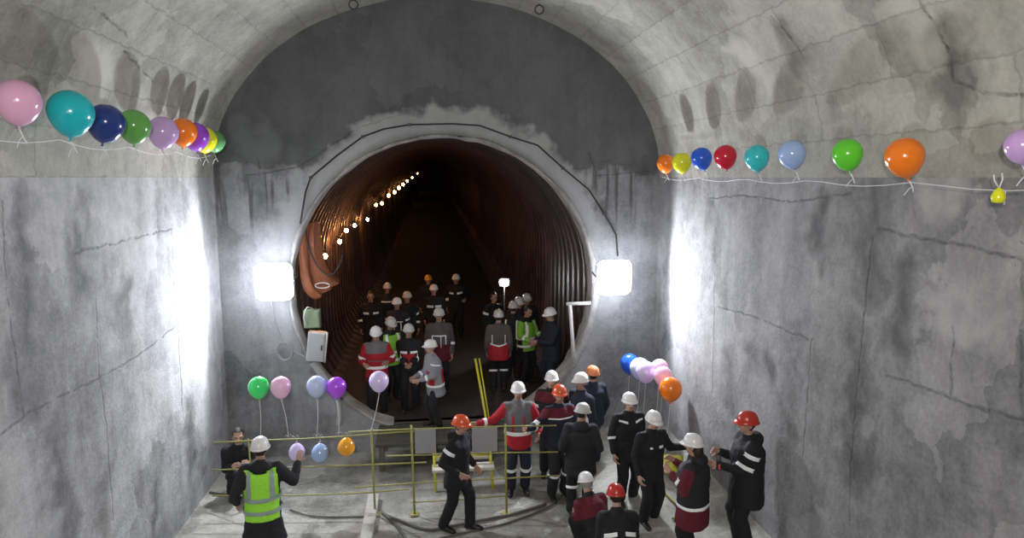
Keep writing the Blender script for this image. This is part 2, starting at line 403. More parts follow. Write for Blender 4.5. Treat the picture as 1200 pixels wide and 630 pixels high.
for y in [YE+.12, YE+.36, 14, 20, 40, 80, TL]:
    hw = 1.14 if y < YE+.3 else 2.7
    vs.append([bm.verts.new((TC.x-hw, y, tfz(y))), bm.verts.new((TC.x+hw, y, tfz(y)))])
for a, b2 in zip(vs[:-1], vs[1:]): bm.faces.new((a[0], a[1], b2[1], b2[0]))
v0 = bm.verts.new((TC.x-.9, YE+.12, .25)); v1 = bm.verts.new((TC.x+.9, YE+.12, .25)); bm.faces.new((v0, v1, vs[0][1], vs[0][0]))
TFL = simple('tunnel_floor_dirt', (.03, .026, .023), .9, bump=.6, bscale=4, var=.5)
tag(bm_obj('floor_tunnel', bm, TFL, smooth=False), kind='structure')

# ------------------------------------------------------------------ lights
LAMPW = emis('flood_glass', (.86, .90, 1), 95)
BULB = emis('warm_bulb', (1, .42, .13), 430); BULBF = emis('warm_bulb_far', (1, .42, .13), 75)
STEEL = simple('dark_steel', (.08, .08, .085), .5, .6)
BLACKP = simple('black_rubber', (.02, .02, .022), .55)
GREYP = simple('grey_paint', (.30, .31, .33), .5, bump=.1, bscale=20)
def area(name, loc, target, size, power, colr=(1, 1, 1)):
    ld = bpy.data.lights.new(name, 'AREA'); ld.shape = 'DISK'; ld.size = size; ld.energy = power; ld.color = colr
    o = bpy.data.objects.new(name, ld); col.objects.link(o); o.location = loc
    o.rotation_euler = (V(target)-V(loc)).to_track_quat('-Z', 'Y').to_euler(); return o
area('camera_side_lamp', (-.15, -.4, 5.35), (.4, 12, 3.0), .16, 300, (1, .97, .93))
area('added_fill_light', (-.8, -5.5, 4.2), (.3, 8, 6.5), 1.4, 70, (1, .97, .90))  # added soft fill behind the camera, no known lamp of the chamber

def flood(px, py, label):
    p = at_y(px, py, YE-.42); root = empty('floodlight', p)
    tag(root, label, 'floodlight', 'floodlights on the end wall')
    bm = bmesh.new(); box(bm, (0, .06, 0), (.54, .10, .54), bev=.02)
    for k in range(9): box(bm, (-.24+k*.06, .13, 0), (.012, .06, .5))
    bm_obj('housing', bm, STEEL, root, False)
    bm = bmesh.new(); M = Matrix.Rotation(pi/2, 4, 'X'); R = []
    for i in range(6):
        t = i/5*pi/2*.96; s = .31*cos(t)**.5; R.append([V((s*max(-1, min(1, 1.25*cos(q))), -.075*sin(t), s*max(-1, min(1, 1.25*sin(q))))) for q in [2*pi*j/28 for j in range(28)]])
    ring_loft(bm, R); bmesh.ops.recalc_face_normals(bm, faces=bm.faces); bm_obj('lens', bm, LAMPW, root)
    ld = bpy.data.lights.new('flood_beam', 'SPOT'); ld.energy = 430; ld.color = (.88, .92, 1); ld.spot_size = radians(172); ld.spot_blend = .25; ld.shadow_soft_size = .05
    o = bpy.data.objects.new('flood_beam', ld); col.objects.link(o); o.location = p+V((0, -.13, 0)); o.rotation_euler = V((0, -1, .05)).to_track_quat('-Z', 'Y').to_euler()
    bm = bmesh.new(); tube(bm, [(-.31, .05, 0), (-.31, .2, .02), (-.31, .40, .05)], .015); tube(bm, [(.31, .05, 0), (.31, .2, .02), (.31, .40, .05)], .015); tube(bm, [(-.31, .40, .05), (.31, .40, .05)], .015)
    bm_obj('bracket', bm, STEEL, root)
flood(321, 330, 'square white floodlight glaring on the end wall, left of the tunnel mouth')
flood(720, 325, 'square white floodlight glaring on the end wall, right of the tunnel mouth')
# tunnel floodlight on a stand
p = at_y(591, 331, 16.6); root = empty('floodlight', (p.x, p.y, tfz(p.y)))
tag(root, 'small bright work light on a stand inside the tunnel behind the workers', 'floodlight')
bm = bmesh.new(); h = p.z-tfz(p.y); tube(bm, [(0, 0, .3), (0, 0, h-.08)], .02)
for k in range(3): a = 2*pi*k/3+.5; tube(bm, [(0, 0, .5), (cos(a)*.35, sin(a)*.35, 0.01)], .015)
bm_obj('tripod', bm, STEEL, root)
bm = bmesh.new(); box(bm, (0, .06, h), (.28, .08, .22), bev=.01); bm_obj('housing', bm, STEEL, root, False)
bm = bmesh.new(); ellipsoid(bm, Matrix(), (0, 0, h), (.12, .06, .10)); bm_obj('lens', bm, emis('work_light_glass', (.9, .95, 1), 150), root)

def tun_hit(x, y, R=2.5):
    d = ray(x, y); d = d/d.y; Y = 11.9
    while Y < TL-1:
        P = CAM+d*Y
        if math.hypot(P.x-TC.x, P.z-(TC.z+TSL*(Y-YE))) > R: return P
        Y += .01 if Y < 40 else .05
    return CAM+d*Y
lamps = [(380, 300), (397, 283), (405, 270), (415, 264), (430, 257), (440, 240), (447, 238), (455, 229), (462, 225), (467, 220), (472, 216), (477, 212), (483, 208), (489, 203)]
prev = None
names = ['nearest the tunnel mouth', 'second from the tunnel mouth', 'third from the tunnel mouth', 'fourth from the tunnel mouth', 'fifth from the tunnel mouth', 'sixth from the tunnel mouth', 'seventh from the tunnel mouth',
         'eighth from the tunnel mouth', 'ninth from the tunnel mouth', 'tenth from the tunnel mouth', 'fourth from the far end', 'third from the far end', 'next to last at the far end', 'last and highest at the far end']
pts = []
for i, (x, y) in enumerate(lamps):
    P = tun_hit(x, y); pts.append(P); sc = 1 if i < 5 else min(2.2, 1+.05*(P.y-23))
    root = empty('festoon_lamp', P); tag(root, 'warm lamp in the tunnel light string, ' + names[i], 'lamp', 'string of warm lamps along the tunnel')
    bm = bmesh.new(); ellipsoid(bm, Matrix(), (.02, 0, 0), (.045*sc, .045*sc, .055*sc), 10, 7); bm_obj('bulb', bm, BULB if i < 5 else BULBF, root)
    bm = bmesh.new(); capsule(bm, (.02, 0, .06*sc), (-.02, 0, .12*sc), .025, .022, 8, 2); bm_obj('socket', bm, BLACKP, root)
bm = bmesh.new(); wp = []
for a, b2 in zip(pts[:-1], pts[1:]):
    for k in range(5): q = a.lerp(b2, k/5); q = q+V((-.03, 0, .13-.12*sin(pi*k/5))); wp.append(q)
wp = [pts[0]+V((-.12, -1.8, .3)), pts[0]+V((-.06, -.9, .1))]+wp; wp.append(pts[-1]+V((-.03, 0, .13))); tube(bm, wp, .012)
tag(bm_obj('lamp_cable', bm, BLACKP), 'thin black cable linking the warm lamps along the tunnel wall', 'cable')

# ------------------------------------------------------------------ balloons
BC = dict(pink=(.78, .42, .62), teal=(.01, .50, .56), navy=(.015, .04, .22), leaf=(.13, .40, .08), lilac=(.60, .38, .72), orange=(.95, .22, .01), purple=(.30, .06, .58), yellow=(.80, .80, .02),
          fern=(.12, .34, .13), royal=(.02, .12, .72), red=(.65, .01, .04), cyan=(.04, .58, .62), sky=(.38, .52, .85), lime=(.13, .68, .03), green=(.07, .88, .22), pale_lilac=(.62, .50, .82), amber=(.95, .40, .02), rose=(.95, .56, .80), mauve=(.74, .62, 1), violet=(.50, .09, .95), periwinkle=(.58, .68, 1))
BM = {}
def bmat(k):
    if k not in BM: BM[k] = simple('balloon_'+k, BC[k], .22, spec=.5, coat=.4, sss=.15)
    return BM[k]
RIB = simple('white_ribbon', (.75, .75, .78), .5)
def balloon(p, r, ck, label, group, string_to=None, tilt=0, tail=.18, upside=1):
    root = empty('balloon', p); tag(root, label, 'balloon', group)
    M = Matrix.Rotation(tilt, 4, 'Y') @ (Matrix.Rotation(pi, 4, 'X') if upside < 0 else Matrix())
    bm = bmesh.new(); prof = []
    for i in range(1, 18):
        t = pi*i/18; zz = -cos(t); rr = sin(t)*(1-.16*max(0, -zz)**1.5)
        prof.append((r*rr, r*zz*(1.22 if zz < 0 else 1.02)))
    prof = [(r*.05, -r*1.24)]+prof; lathe(bm, prof, 28, M); bm_obj('skin', bm, bmat(ck), root)
    bm = bmesh.new(); lathe(bm, [(r*.03, -r*1.2), (r*.06, -r*1.27), (r*.03, -r*1.3), (r*.10, -r*1.38), (r*.08, -r*1.38)], 10, M); bm_obj('knot', bm, bmat(ck), root)
    k = M @ V((0, 0, -r*1.3)); bm = bmesh.new()
    if string_to is not None:
        q = V(string_to)-V(p); mid = (k+q)/2+V((.015, 0, 0)); tube(bm, smooth_poly([k, mid, q], 5), .004, 5)
        tube(bm, [q, q+V((.03, 0, .05)), q+V((.06, -.01, .0))], .003, 4); tube(bm, [q, q+V((-.03, 0, .04)), q+V((-.05, -.01, .01))], .003, 4)
    else:
        tube(bm, smooth_poly([k, k+V((.03, -.01, -tail*.6)), k+V((.05, 0, -tail))], 4), .005, 5)
        tube(bm, smooth_poly([k+V((.03, -.01, -tail*.6)), k+V((.0, -.01, -tail*.8)), k+V((-.03, 0, -tail*1.3))], 4), .004, 5)
    bm_obj('ribbon', bm, RIB, root)
    return root
Lx = -3.25; G1 = 'balloons on the string along the left wall'
LB = [(21, 118, 24, 'pink', 'large pink balloon at the left edge, nearest of the left wall string'), (83, 131, 24.5, 'teal', 'turquoise balloon on the left wall string between the pink and navy ones'),
      (124, 143, 20.5, 'navy', 'dark navy balloon on the left wall string'), (157, 147, 18, 'leaf', 'leaf green balloon on the left wall string beside the navy one'), (191, 154, 17, 'lilac', 'lilac balloon on the left wall string between green and orange'),
      (215, 154, 15, 'orange', 'orange balloon on the left wall string'), (229, 159, 15, 'purple', 'deep purple balloon on the left wall string'), (240, 163, 13.5, 'yellow', 'yellow balloon on the left wall string half hidden behind purple'), (252, 165, 11.5, 'fern', 'dull green balloon, farthest on the left wall string')]
for x, y, r, c, lb in LB:
    P = at_x(x, y, Lx); s = F_PX/((P-CAM).dot(cw)); balloon(P, r/s, c, lb, G1, tilt=random.uniform(-.25, .1)+.15, tail=.12)
bm = bmesh.new(); a = at_x(-60, 150, Lx-.05); b2 = at_x(247, 182, Lx-.05); tube(bm, [a.lerp(b2, i/20)-V((0, 0, .06*sin(pi*(i/20*4 % 1)))) for i in range(21)], .0035, 5)
tag(bm_obj('balloon_string', bm, RIB), 'white string stretched along the left wall under the balloons', 'string')
Rx = 3.78; G2 = 'balloons on the string along the right wall'
RB = [(1198, 170, 19, 'lilac', 'lilac balloon cut by the right edge, nearest of the right wall string'), (1060, 183, 22, 'orange', 'large bright orange balloon, second nearest on the right wall string'), (993, 180, 17.5, 'lime', 'bright green balloon on the right wall string'),
      (928, 180, 16, 'sky', 'pale blue balloon on the right wall string'), (887, 184, 14.5, 'cyan', 'turquoise balloon on the right wall string'), (850, 183, 13.5, 'red', 'red balloon on the right wall string'),
      (822, 185, 12.5, 'royal', 'royal blue balloon on the right wall string'), (799, 190, 11.5, 'yellow', 'yellow balloon on the right wall string'), (780, 191, 10.5, 'orange', 'small orange balloon, farthest on the right wall string')]
for x, y, r, c, lb in RB:
    P = at_x(x, y, Rx); s = F_PX/((P-CAM).dot(cw)); balloon(P, r*.97/s, c, lb, G2, tilt=random.uniform(-.3, -.1), tail=.10)
bm = bmesh.new(); a = at_x(1290, 217, Rx+.1); b2 = at_x(776, 207, Rx+.1); tube(bm, [a.lerp(b2, i/24)-V((0, 0, .05*sin(pi*(i/24*5 % 1)))) for i in range(25)], .0035, 5)
tag(bm_obj('balloon_string', bm, RIB), 'white string stretched along the right wall under the balloons', 'string')
P = at_x(1170, 229, Rx); root = empty('deflated_balloon', P); tag(root, 'tiny shrivelled yellow balloon tied to the right wall string', 'balloon')
bm = bmesh.new(); lathe(bm, [(.004, -.05), (.035, -.045), (.045, -.01), (.03, .03), (.01, .05), (.004, .055)], 12); bm_obj('skin', bm, bmat('yellow'), root)
bm = bmesh.new(); tube(bm, [(0, 0, .05), (-.04, 0, .1), (-.05, 0, .14)], .005, 5); tube(bm, [(0, 0, .05), (.02, 0, .11), (.01, 0, .15)], .005, 5); tube(bm, [(0, 0, .05), (.05, 0, .03), (.05, 0, -.06)], .004, 5); bm_obj('ribbon', bm, RIB, root)
# floor group, left: tied to the barrier
G3 = 'balloons tied to the yellow barrier'
def railY(x): return 9.55 if x < 420 else 9.5
for x, y, r, c, lb, (sx, sy) in [(303, 453, 12, 'green', 'bright green balloon floating above the barrier', (305, 514)), (329, 453, 12, 'rose', 'pink balloon floating above the barrier beside the green one', (338, 512)),
        (371, 452, 11.8, 'periwinkle', 'pale blue balloon floating above the barrier', (371, 511)), (394, 453, 11.5, 'violet', 'vivid purple balloon floating above the barrier', (397, 509)), (444, 446, 11.5, 'mauve', 'pale lilac balloon floating in front of the red jacket', (434, 505))]:
    P = at_y(x, y, 9.5); s = F_PX/((P-CAM).dot(cw)); balloon(P, r/s, c, lb, G3, string_to=at_y(sx, sy, 9.5))
G4 = 'balloons hanging below the barrier rail'
for x, y, r, c, lb, (sx, sy) in [(348, 529, 9.5, 'mauve', 'small lilac balloon hanging under the barrier top rail', (346, 513)), (375, 530, 10, 'sky', 'small pale blue balloon hanging under the barrier top rail', (374, 512)), (406, 523, 10, 'amber', 'small amber orange balloon hanging under the barrier top rail', (407, 509))]:
    P = at_y(x, y+1, 9.5); s = F_PX/((P-CAM).dot(cw)); balloon(P, r/s, c, lb, G4, string_to=at_y(sx, sy, 9.5), upside=-1)
G5 = 'balloon bunch by the right wall'
for x, y, r, c, lb, Y in [(738, 425, 11, 'royal', 'blue balloon, leftmost of the bunch at the right wall corner', 10.9), (750, 431, 12, 'periwinkle', 'pale blue lilac balloon next to the blue one in the right bunch', 10.6), (757, 435, 12, 'mauve', 'bright mauve balloon in the middle of the right bunch', 10.2),
        (773, 431, 10.5, 'rose', 'pink balloon at the back right of the right bunch', 10.3), (777, 440, 11, 'rose', 'darker pink balloon just behind the orange one in the right bunch', 9.9), (786, 455, 13.3, 'orange', 'orange balloon, lowest and nearest of the right bunch', 9.5)]:
    P = at_y(x, y, Y); s = F_PX/((P-CAM).dot(cw)); balloon(P, r/s, c, lb, G5, string_to=(P.x-.05, P.y+.12, slope_z(P.x-.05)+.02))

# ------------------------------------------------------------------ cables, fittings on the end wall
def cable(name, pts, r, label, mat=BLACKP, clips=None, cat='cable'):
    bm = bmesh.new(); tube(bm, pts, r, 6); o = bm_obj(name, bm, mat); tag(o, label, cat)
    if clips:
        for q in clips:
            b3 = bmesh.new(); box(b3, V(q)+V((0, .01, 0)), (.05, .07, .05), bev=.008); bm_obj('clip', b3, STEEL, o, False)
wire = [(352, 262), (358, 225), (364, 208), (395, 182), (425, 160), (450, 151), (480, 146), (530, 145), (562, 147), (598, 160), (630, 170), (660, 197), (690, 222), (708, 250), (722, 275), (724, 300)]
wp = [at_y(x, y, YE-.06) for x, y in wire]
cable('power_cable', wp, .016, 'thin dark power cable draped round the tunnel opening between the floodlights', clips=[wp[k] for k in (2, 4, 6, 9, 11, 13)])
cable('power_cable', smooth_poly([at_y(x, y, YE-.1) for x, y in [(318, 352), (322, 375), (332, 400), (345, 412), (362, 420), (374, 428)]]), .014, 'grey cable running from the left floodlight down to the cabinet', GREYP)
bm = bmesh.new(); c = at_y(334, 411, YE-.09)
tube(bm, [c+V(((.14+.012*sin(k*1.7))*cos(k*.35), -.03*sin(k*.11), (.16+.012*cos(k))*sin(k*.35))) for k in range(70)], .012, 6)
tag(bm_obj('cable_coil', bm, GREYP), 'coil of grey cable hanging on the end wall left of the opening', 'cable coil')
# anchors in the plaster collar
for i, (x, y) in enumerate([(312, 190), (318, 175), (610, 150), (632, 160), (572, 118), (592, 135), (466, 133)]):
    pass
# small steel rings in the vault
for (x, y), lb in zip([(417, 5), (632, 4)], ['small steel ring hanging from the vault edge, left of centre', 'small steel ring hanging from the vault edge, right of centre']):
    P = at_vault(x, y+2); P.y = min(P.y, 11.2); bm = bmesh.new(); tube(bm, [P+V((.07*cos(q), 0, -.07+.07*sin(q))) for q in [2*pi*k/16 for k in range(17)]], .012); tube(bm, [P, P+V((0, 0, .15))], .012)
    tag(bm_obj('steel_ring', bm, STEEL), lb, 'ring', 'steel rings in the vault')
# cabinet and green box at the left edge of the opening
p = at_y(371, 405, YE-.14); root = empty('electrical_cabinet', p); tag(root, 'pale grey electrical cabinet fixed at the left lower edge of the tunnel opening', 'cabinet')
T = Matrix.Rotation(.12, 4, 'Y'); bm = bmesh.new(); box(bm, (0, 0, 0), (.30, .16, .52), bev=.012, M=T); bm_obj('body', bm, simple('cabinet_paint', (.55, .56, .57), .45), root, False)
bm = bmesh.new(); box(bm, (0.0, -.09, 0), (.26, .02, .47), bev=.006, M=T); d = bm_obj('door', bm, simple('cabinet_door', (.42, .43, .44), .45), root, False)
bm = bmesh.new(); box(bm, (.1, -.11, 0), (.02, .03, .09), bev=.005, M=T); bm_obj('handle', bm, BLACKP, d, False)
bm = bmesh.new(); tube(bm, [T @ V((.17, -.06, -.27)), T @ V((.17, -.06, .27))], .018); bm_obj('conduit', bm, simple('white_conduit', (.7, .7, .68), .4), root)
p = at_y(366, 373, YE-.12); root = empty('junction_box', p); tag(root, 'faded green junction box above the grey cabinet at the opening', 'junction box')
bm = bmesh.new(); box(bm, (0, 0, 0), (.28, .14, .32), bev=.012); bm_obj('body', bm, simple('green_paint', (.16, .22, .13), .5, bump=.1, var=.3, bscale=9), root, False)
bm = bmesh.new(); box(bm, (0, -.075, 0), (.24, .015, .28), bev=.004); bm_obj('lid', bm, simple('green_lid', (.20, .26, .16), .5), root, False)
bm = bmesh.new(); tube(bm, smooth_poly([(-.08, -.08, -.1), (-.12, -.12, .05), (-.06, -.12, .22), (.03, -.05, .18)]), .012); bm_obj('cable', bm, simple('pale_cable', (.5, .52, .5), .5), root)
# loose plaster strip below the cabinet
bm = bmesh.new(); tube(bm, smooth_poly([at_y(x, y, YE-.09) for x, y in [(366, 424), (378, 440), (392, 458), (398, 480), (397, 498)]]), [.07]*13+[.05]*12, 8)
tag(bm_obj('hose', bm, simple('pale_hose', (.42, .43, .44), .6, bump=.2)), 'pale flexible hose running down from the cabinet along the opening', 'hose')
# orange sheet: lamplight on the tunnel lining put into its colour
bm = bmesh.new(); rows = []
prof = [(352, 262, 12.15), (349, 292, 12.15), (351, 320, 12.2), (358, 342, 12.2), (370, 352, 12.3)]
prof2 = [(372, 258, 12.5), (374, 285, 12.6), (380, 308, 12.7), (390, 322, 12.8), (401, 328, 12.9)]
for (x, y, Y), (x2, y2, Y2) in zip(prof, prof2):
    rows.append([at_y(x, y, Y).lerp(at_y(x2, y2, Y2), k/10)+V((.05*sin(k*1.9+y*.05), .06*cos(k*1.3), 0)) for k in range(11)])
vs = [[bm.verts.new(p) for p in r] for r in rows]
for a, b2 in zip(vs[:-1], vs[1:]):
    for i in range(10): bm.faces.new((a[i], a[i+1], b2[i+1], b2[i]))
bmesh.ops.subdivide_edges(bm, edges=bm.edges, cuts=1, use_grid_fill=True)
o = bm_obj('lamplight_sheet', bm, simple('painted_lamplight', (.34, .11, .045), .5, bump=.5, bscale=9, var=.25)); s = o.modifiers.new('thick', 'SOLIDIFY'); s.thickness = .02; s2 = o.modifiers.new('sub', 'SUBSURF'); s2.levels = s2.render_levels = 1
tag(o, 'crumpled orange sheet coloured as lamplit lining on the left side of the tunnel mouth', 'lamplight_sheet')
bm = bmesh.new(); tube(bm, smooth_poly([at_y(x, y, 12.1) for x, y in [(360, 232), (358, 262), (363, 292), (374, 314), (388, 322), (399, 308), (401, 296)]]), .016)
tag(bm_obj('hanging_cable', bm, BLACKP), 'black cable looping down over the orange lamplight sheet', 'cable')
bm = bmesh.new(); c = at_y(378, 334, 12.25); tube(bm, [c+V((.13*cos(k*.5), -.02, .05*sin(k*.5))) for k in range(28)], .012)
tag(bm_obj('cable_coil', bm, simple('white_cable', (.6, .55, .5), .5)), 'small pale cable coil hanging below the orange lamplight sheet', 'cable coil')
# white post at the right edge
WP = simple('white_paint', (.62, .63, .62), .5, bump=.2, bscale=15)
root = empty('steel_bracket', at_y(672, 410, YE-.1)); tag(root, 'white painted post with short arm at the right edge of the opening', 'post'); o0 = V(root.location)
bm = bmesh.new(); a = at_y(668, 357, YE-.1)-o0; b2 = at_y(673, 428, YE-.1)-o0; tube(bm, [a, b2], .035, 8); bm_obj('post', bm, WP, root)
bm = bmesh.new(); tube(bm, [at_y(664, 356, YE-.1)-o0, at_y(692, 355, YE-.1)-o0], .035, 8); bm_obj('arm', bm, WP, root)

# ------------------------------------------------------------------ barrier, stair, floor things
YEL = simple('yellow_paint', (.33, .32, .08), .5, bump=.2, bscale=30, var=.35)
YEL2 = simple('bright_yellow_paint', (.62, .56, .04), .45, bump=.1, bscale=30, var=.2)
root = empty('barrier_railing', (0, 9.4, 0)); tag(root, 'long yellow barrier of welded rebar rails across the chamber floor', 'barrier'); o0 = V(root.location)
def ry(x): return 9.62-(x-250)*.00125 if x < 440 else 9.38-(x-440)*.0014 if x < 600 else 9.13
def rail(p, r=.013):
    bm = bmesh.new(); tube(bm, [at_y(x, y, ry(x))-o0+V((0, 0, .006*sin(x*.7))) for x, y in p], r*.85, 7); bm_obj('rail', bm, YEL, root)
rail([(250, 518), (300, 516), (350, 514), (400, 511), (440, 508), (485, 505)]); rail([(249, 550), (340, 547), (440, 544), (500, 541)]); rail([(249, 580), (340, 580), (420, 577), (480, 573)])
rail([(408, 506), (482, 502), (592, 499), (652, 498)]); rail([(453, 534), (530, 532), (592, 530), (654, 529)]); rail([(417, 571), (480, 566), (592, 560), (656, 557)]); rail([(482, 588), (540, 585), (594, 581)])
def post(x0, y0, x1, r=.016):
    bm = bmesh.new(); a = at_y(x0, y0, ry(x0)); b2 = V((a.x+.02, a.y, .0)); tube(bm, [a-o0, b2-o0], r, 8); box(bm, b2-o0+V((0, 0, .01)), (.12, .12, .02)); bm_obj('post', bm, YEL, root)
post(435, 503, 437); post(482, 498, 485); post(592, 497, 594); post(291, 514, 293, .012)
GP = simple('grey_panel', (.33, .33, .35), .55, bump=.1)
for (x0, y0, x1, y1), lb in zip([(486, 503, 511, 531), (553, 501, 583, 529)], ['grey sheet panel on the barrier, left of the walking worker', 'grey sheet panel on the barrier, right of the walking worker']):
    a = at_y(x0, y0, ry(x0)+.03); b2 = at_y(x1, y1, ry(x1)+.03); bm = bmesh.new(); box(bm, (a+b2)/2-o0, (abs(b2.x-a.x), .012, abs(a.z-b2.z)), bev=.003)
    q = bm_obj('panel', bm, GP, root, False); q['label'] = lb
# timber landing and small yellow stair
TIM = simple('worn_timber', (.12, .11, .09), .7, bump=.3, bscale=12, var=.3)
root = empty('landing_platform', (.1, 11.3, 0)); tag(root, 'low timber landing in front of the tunnel mouth', 'platform')
bm = bmesh.new()
for k in range(7): box(bm, (.15, -.40+k*.165, .475), (2.5, .155, .05), bev=.006)
bm_obj('deck', bm, simple('dark_timber', (.08, .073, .06), .75, bump=.3, bscale=12, var=.3), root, False)
for sx in (-1.0, 1.3):
    for s2_ in (-.4, .45):
        bm = bmesh.new(); box(bm, (sx, s2_, .225), (.09, .09, .45)); bm_obj('leg', bm, TIM, root, False)
root = empty('step_stand', (.46, 10.2, 0)); tag(root, 'small step stand with yellow legs and pale planks behind the barrier', 'step stand')
for z, yy, w_ in ((.34, -.08, 1.0), (.30, .45, .9)):
    bm = bmesh.new(); box(bm, (0, yy, z), (w_, .24, .045), bev=.006); bm_obj('tread', bm, simple('pale_plank', (.55, .53, .46), .7, bump=.3, bscale=12, var=.2), root, False)
for sx in (-.45, .47):
    bm = bmesh.new(); tube(bm, [(sx, -.2, .0), (sx-.03, .1, .75)], .022, 6); bm_obj('leg', bm, YEL2, root)
    bm = bmesh.new(); tube(bm, [(sx, .55, .0), (sx, .15, .6)], .02, 6); bm_obj('leg', bm, YEL2, root)
bm = bmesh.new(); tube(bm, [(-.48, .0, .5), (.44, .0, .5)], .016, 6); bm_obj('rail', bm, YEL2, root)
# tall yellow handrail pole
bm = bmesh.new(); a = at_y(557, 420, 11.45); b2 = at_z(572, 500, .50); b2 = at_y(571, 498, 10.95); tube(bm, [a, b2, V((b2.x+.02, b2.y-.05, .52))], .022, 7); tube(bm, [a+V((.07, 0, 0)), b2+V((.05, 0, 0))], .014, 6)
tag(bm_obj('handrail', bm, YEL2), 'tall slanting yellow handrail pole rising from the steps', 'handrail')
# plank with footing in front of the left barrier post
bm = bmesh.new(); a = at_z(436, 585, 0); b2 = at_z(437, 660, 0)
box(bm, (a.x+.03, (a.y+b2.y)/2, .05), (.17, a.y-b2.y, .10), bev=.012)
tag(bm_obj('plank', bm, simple('grey_board', (.40, .39, .35), .7, bump=.3, bscale=10, var=.25)), 'pale timber plank lying lengthwise at the foot of the left barrier post', 'plank')
def fl_cable(px, r, lb, mat=BLACKP):
    bm = bmesh.new(); tube(bm, smooth_poly([at_z(x, y, 0)+V((0, 0, r+.004)) for x, y in px]), r, 6); tag(bm_obj('floor_cable', bm, mat), lb, 'cable')
DC = simple('dusty_cable', (.10, .095, .085), .7)
fl_cable([(448, 603), (470, 612), (500, 622), (530, 618), (560, 612), (600, 604), (640, 592)], .02, 'dusty black cable curving over the floor in front of the walking worker', DC)
fl_cable([(448, 602), (465, 618), (480, 640)], .022, 'black hose running toward the viewer from the plank', DC)
fl_cable([(246, 578), (275, 583), (310, 590)], .018, 'dark cable on the floor beside the left wall', DC)
fl_cable([(340, 598), (370, 606), (430, 606)], .012, 'thin dark cable on the pale floor left of the plank', DC)
fl_cable([(505, 634), (560, 622), (600, 612), (650, 590), (672, 560)], .014, 'thin cable winding toward the standing group', DC)
for i, (xa, ya, xb, yb) in enumerate([(3.62, 9.75, 3.66, 8.95), (3.40, 9.15, 3.47, 8.3), (3.28, 8.25, 3.62, 7.9)]):
    a = V((xa, ya, 0)); b2 = V((xb, yb, 0))
    for q in (a, b2): q.z = slope_z(q.x)+.03
    bm = bmesh.new(); tube(bm, [a, b2], .018, 6)
    tag(bm_obj('steel_pipe', bm, YEL), ['thin yellow pipe lying farthest along the sloped fill', 'thin yellow pipe lying midway along the sloped fill', 'thin yellow pipe lying across the sloped fill, nearest the viewer'][i], 'pipe', 'yellow pipes on the sloped fill')
P = at_x(787, 530, 3.72); P.z = slope_z(3.72)+.12
bm = bmesh.new(); ellipsoid(bm, Matrix.Translation(P), (0, 0, 0), (.2, .2, .16), 18, 10)
for v in bm.verts: v.co += V(v.co-P)*noise.noise(v.co*7)*.6
bmesh.ops.recalc_face_normals(bm, faces=bm.faces)
tag(bm_obj('plastic_bag', bm, simple('yellow_bag', (.72, .72, .08), .4)), 'crumpled yellow plastic bag on the fill at the right wall', 'bag')

# ------------------------------------------------------------------ people
SKIN = simple('skin', (.42, .24, .17), .55, sss=.08); SKIN_P = simple('skin_pale', (.52, .32, .24), .55, sss=.08)
HAIR = simple('dark_hair', (.018, .014, .012), .6, bump=.5, bscale=80); GREYHAIR = simple('grey_hair', (.30, .29, .28), .6, bump=.5, bscale=80)
LIPS = simple('lips', (.28, .10, .08), .5); EYEM = simple('eyes', (.03, .02, .018), .3)
def fab(n, c): return simple(n, c, .85, bump=.35, bscale=45, var=.15)
CL = dict(navy=fab('navy_cloth', (.013, .016, .034)), black=fab('black_cloth', (.008, .008, .011)), charcoal=fab('charcoal_cloth', (.014, .014, .018)), grey=fab('grey_cloth', (.15, .145, .155)), midgrey=fab('mid_grey_cloth', (.26, .27, .30)),
          red=fab('red_cloth', (.40, .014, .025)), burgundy=fab('burgundy_cloth', (.11, .008, .018)), brown=fab('brown_grey_cloth', (.09, .072, .072)), lime=fab('lime_cloth', (.36, .85, .06)), dimlime=fab('green_vest_cloth', (.22, .50, .05)))
REFL = simple('reflective_tape', (.92, .93, .95), .35, spec=.6)
GREYT = simple('dull_grey_tape', (.33, .40, .38), .45)
BOOT = simple('boot_leather', (.015, .014, .013), .5)
HATM = dict(white=simple('white_plastic', (.80, .80, .80), .28, coat=.3), dim=simple('dusty_white_plastic', (.55, .55, .52), .4), orange=simple('orange_plastic', (.70, .10, .03), .3, coat=.3), red=simple('red_plastic', (.50, .03, .015), .3, coat=.3), yellow=simple('yellow_plastic', (.75, .38, .04), .35), tan=simple('orange_tan_plastic', (.72, .24, .09), .35))

def remesh(bm, voxel, name, sm=2, nz=0, seed=0):
    bmesh.ops.recalc_face_normals(bm, faces=bm.faces)
    me = bpy.data.meshes.new('tmp'); bm.to_mesh(me); bm.free(); o = bpy.data.objects.new('tmp', me); col.objects.link(o)
    md = o.modifiers.new('r', 'REMESH'); md.mode = 'VOXEL'; md.voxel_size = voxel
    bpy.context.view_layer.update(); dg = bpy.context.evaluated_depsgraph_get()
    m2 = bpy.data.meshes.new_from_object(o.evaluated_get(dg)); bpy.data.objects.remove(o); bpy.data.meshes.remove(me)
    out = bmesh.new(); out.from_mesh(m2); bpy.data.meshes.remove(m2)
    for _ in range(sm): bmesh.ops.smooth_vert(out, verts=out.verts, factor=.5, use_axis_x=True, use_axis_y=True, use_axis_z=True)
    if nz:
        out.normal_update()
        for v in out.verts:
            q = v.co+V((seed, 0, 0)); w = noise.noise(V((q.x*9, q.y*9, q.z*14)))+.5*noise.noise(q*28)
            v.co += v.normal*w*nz
    out.normal_update(); return out
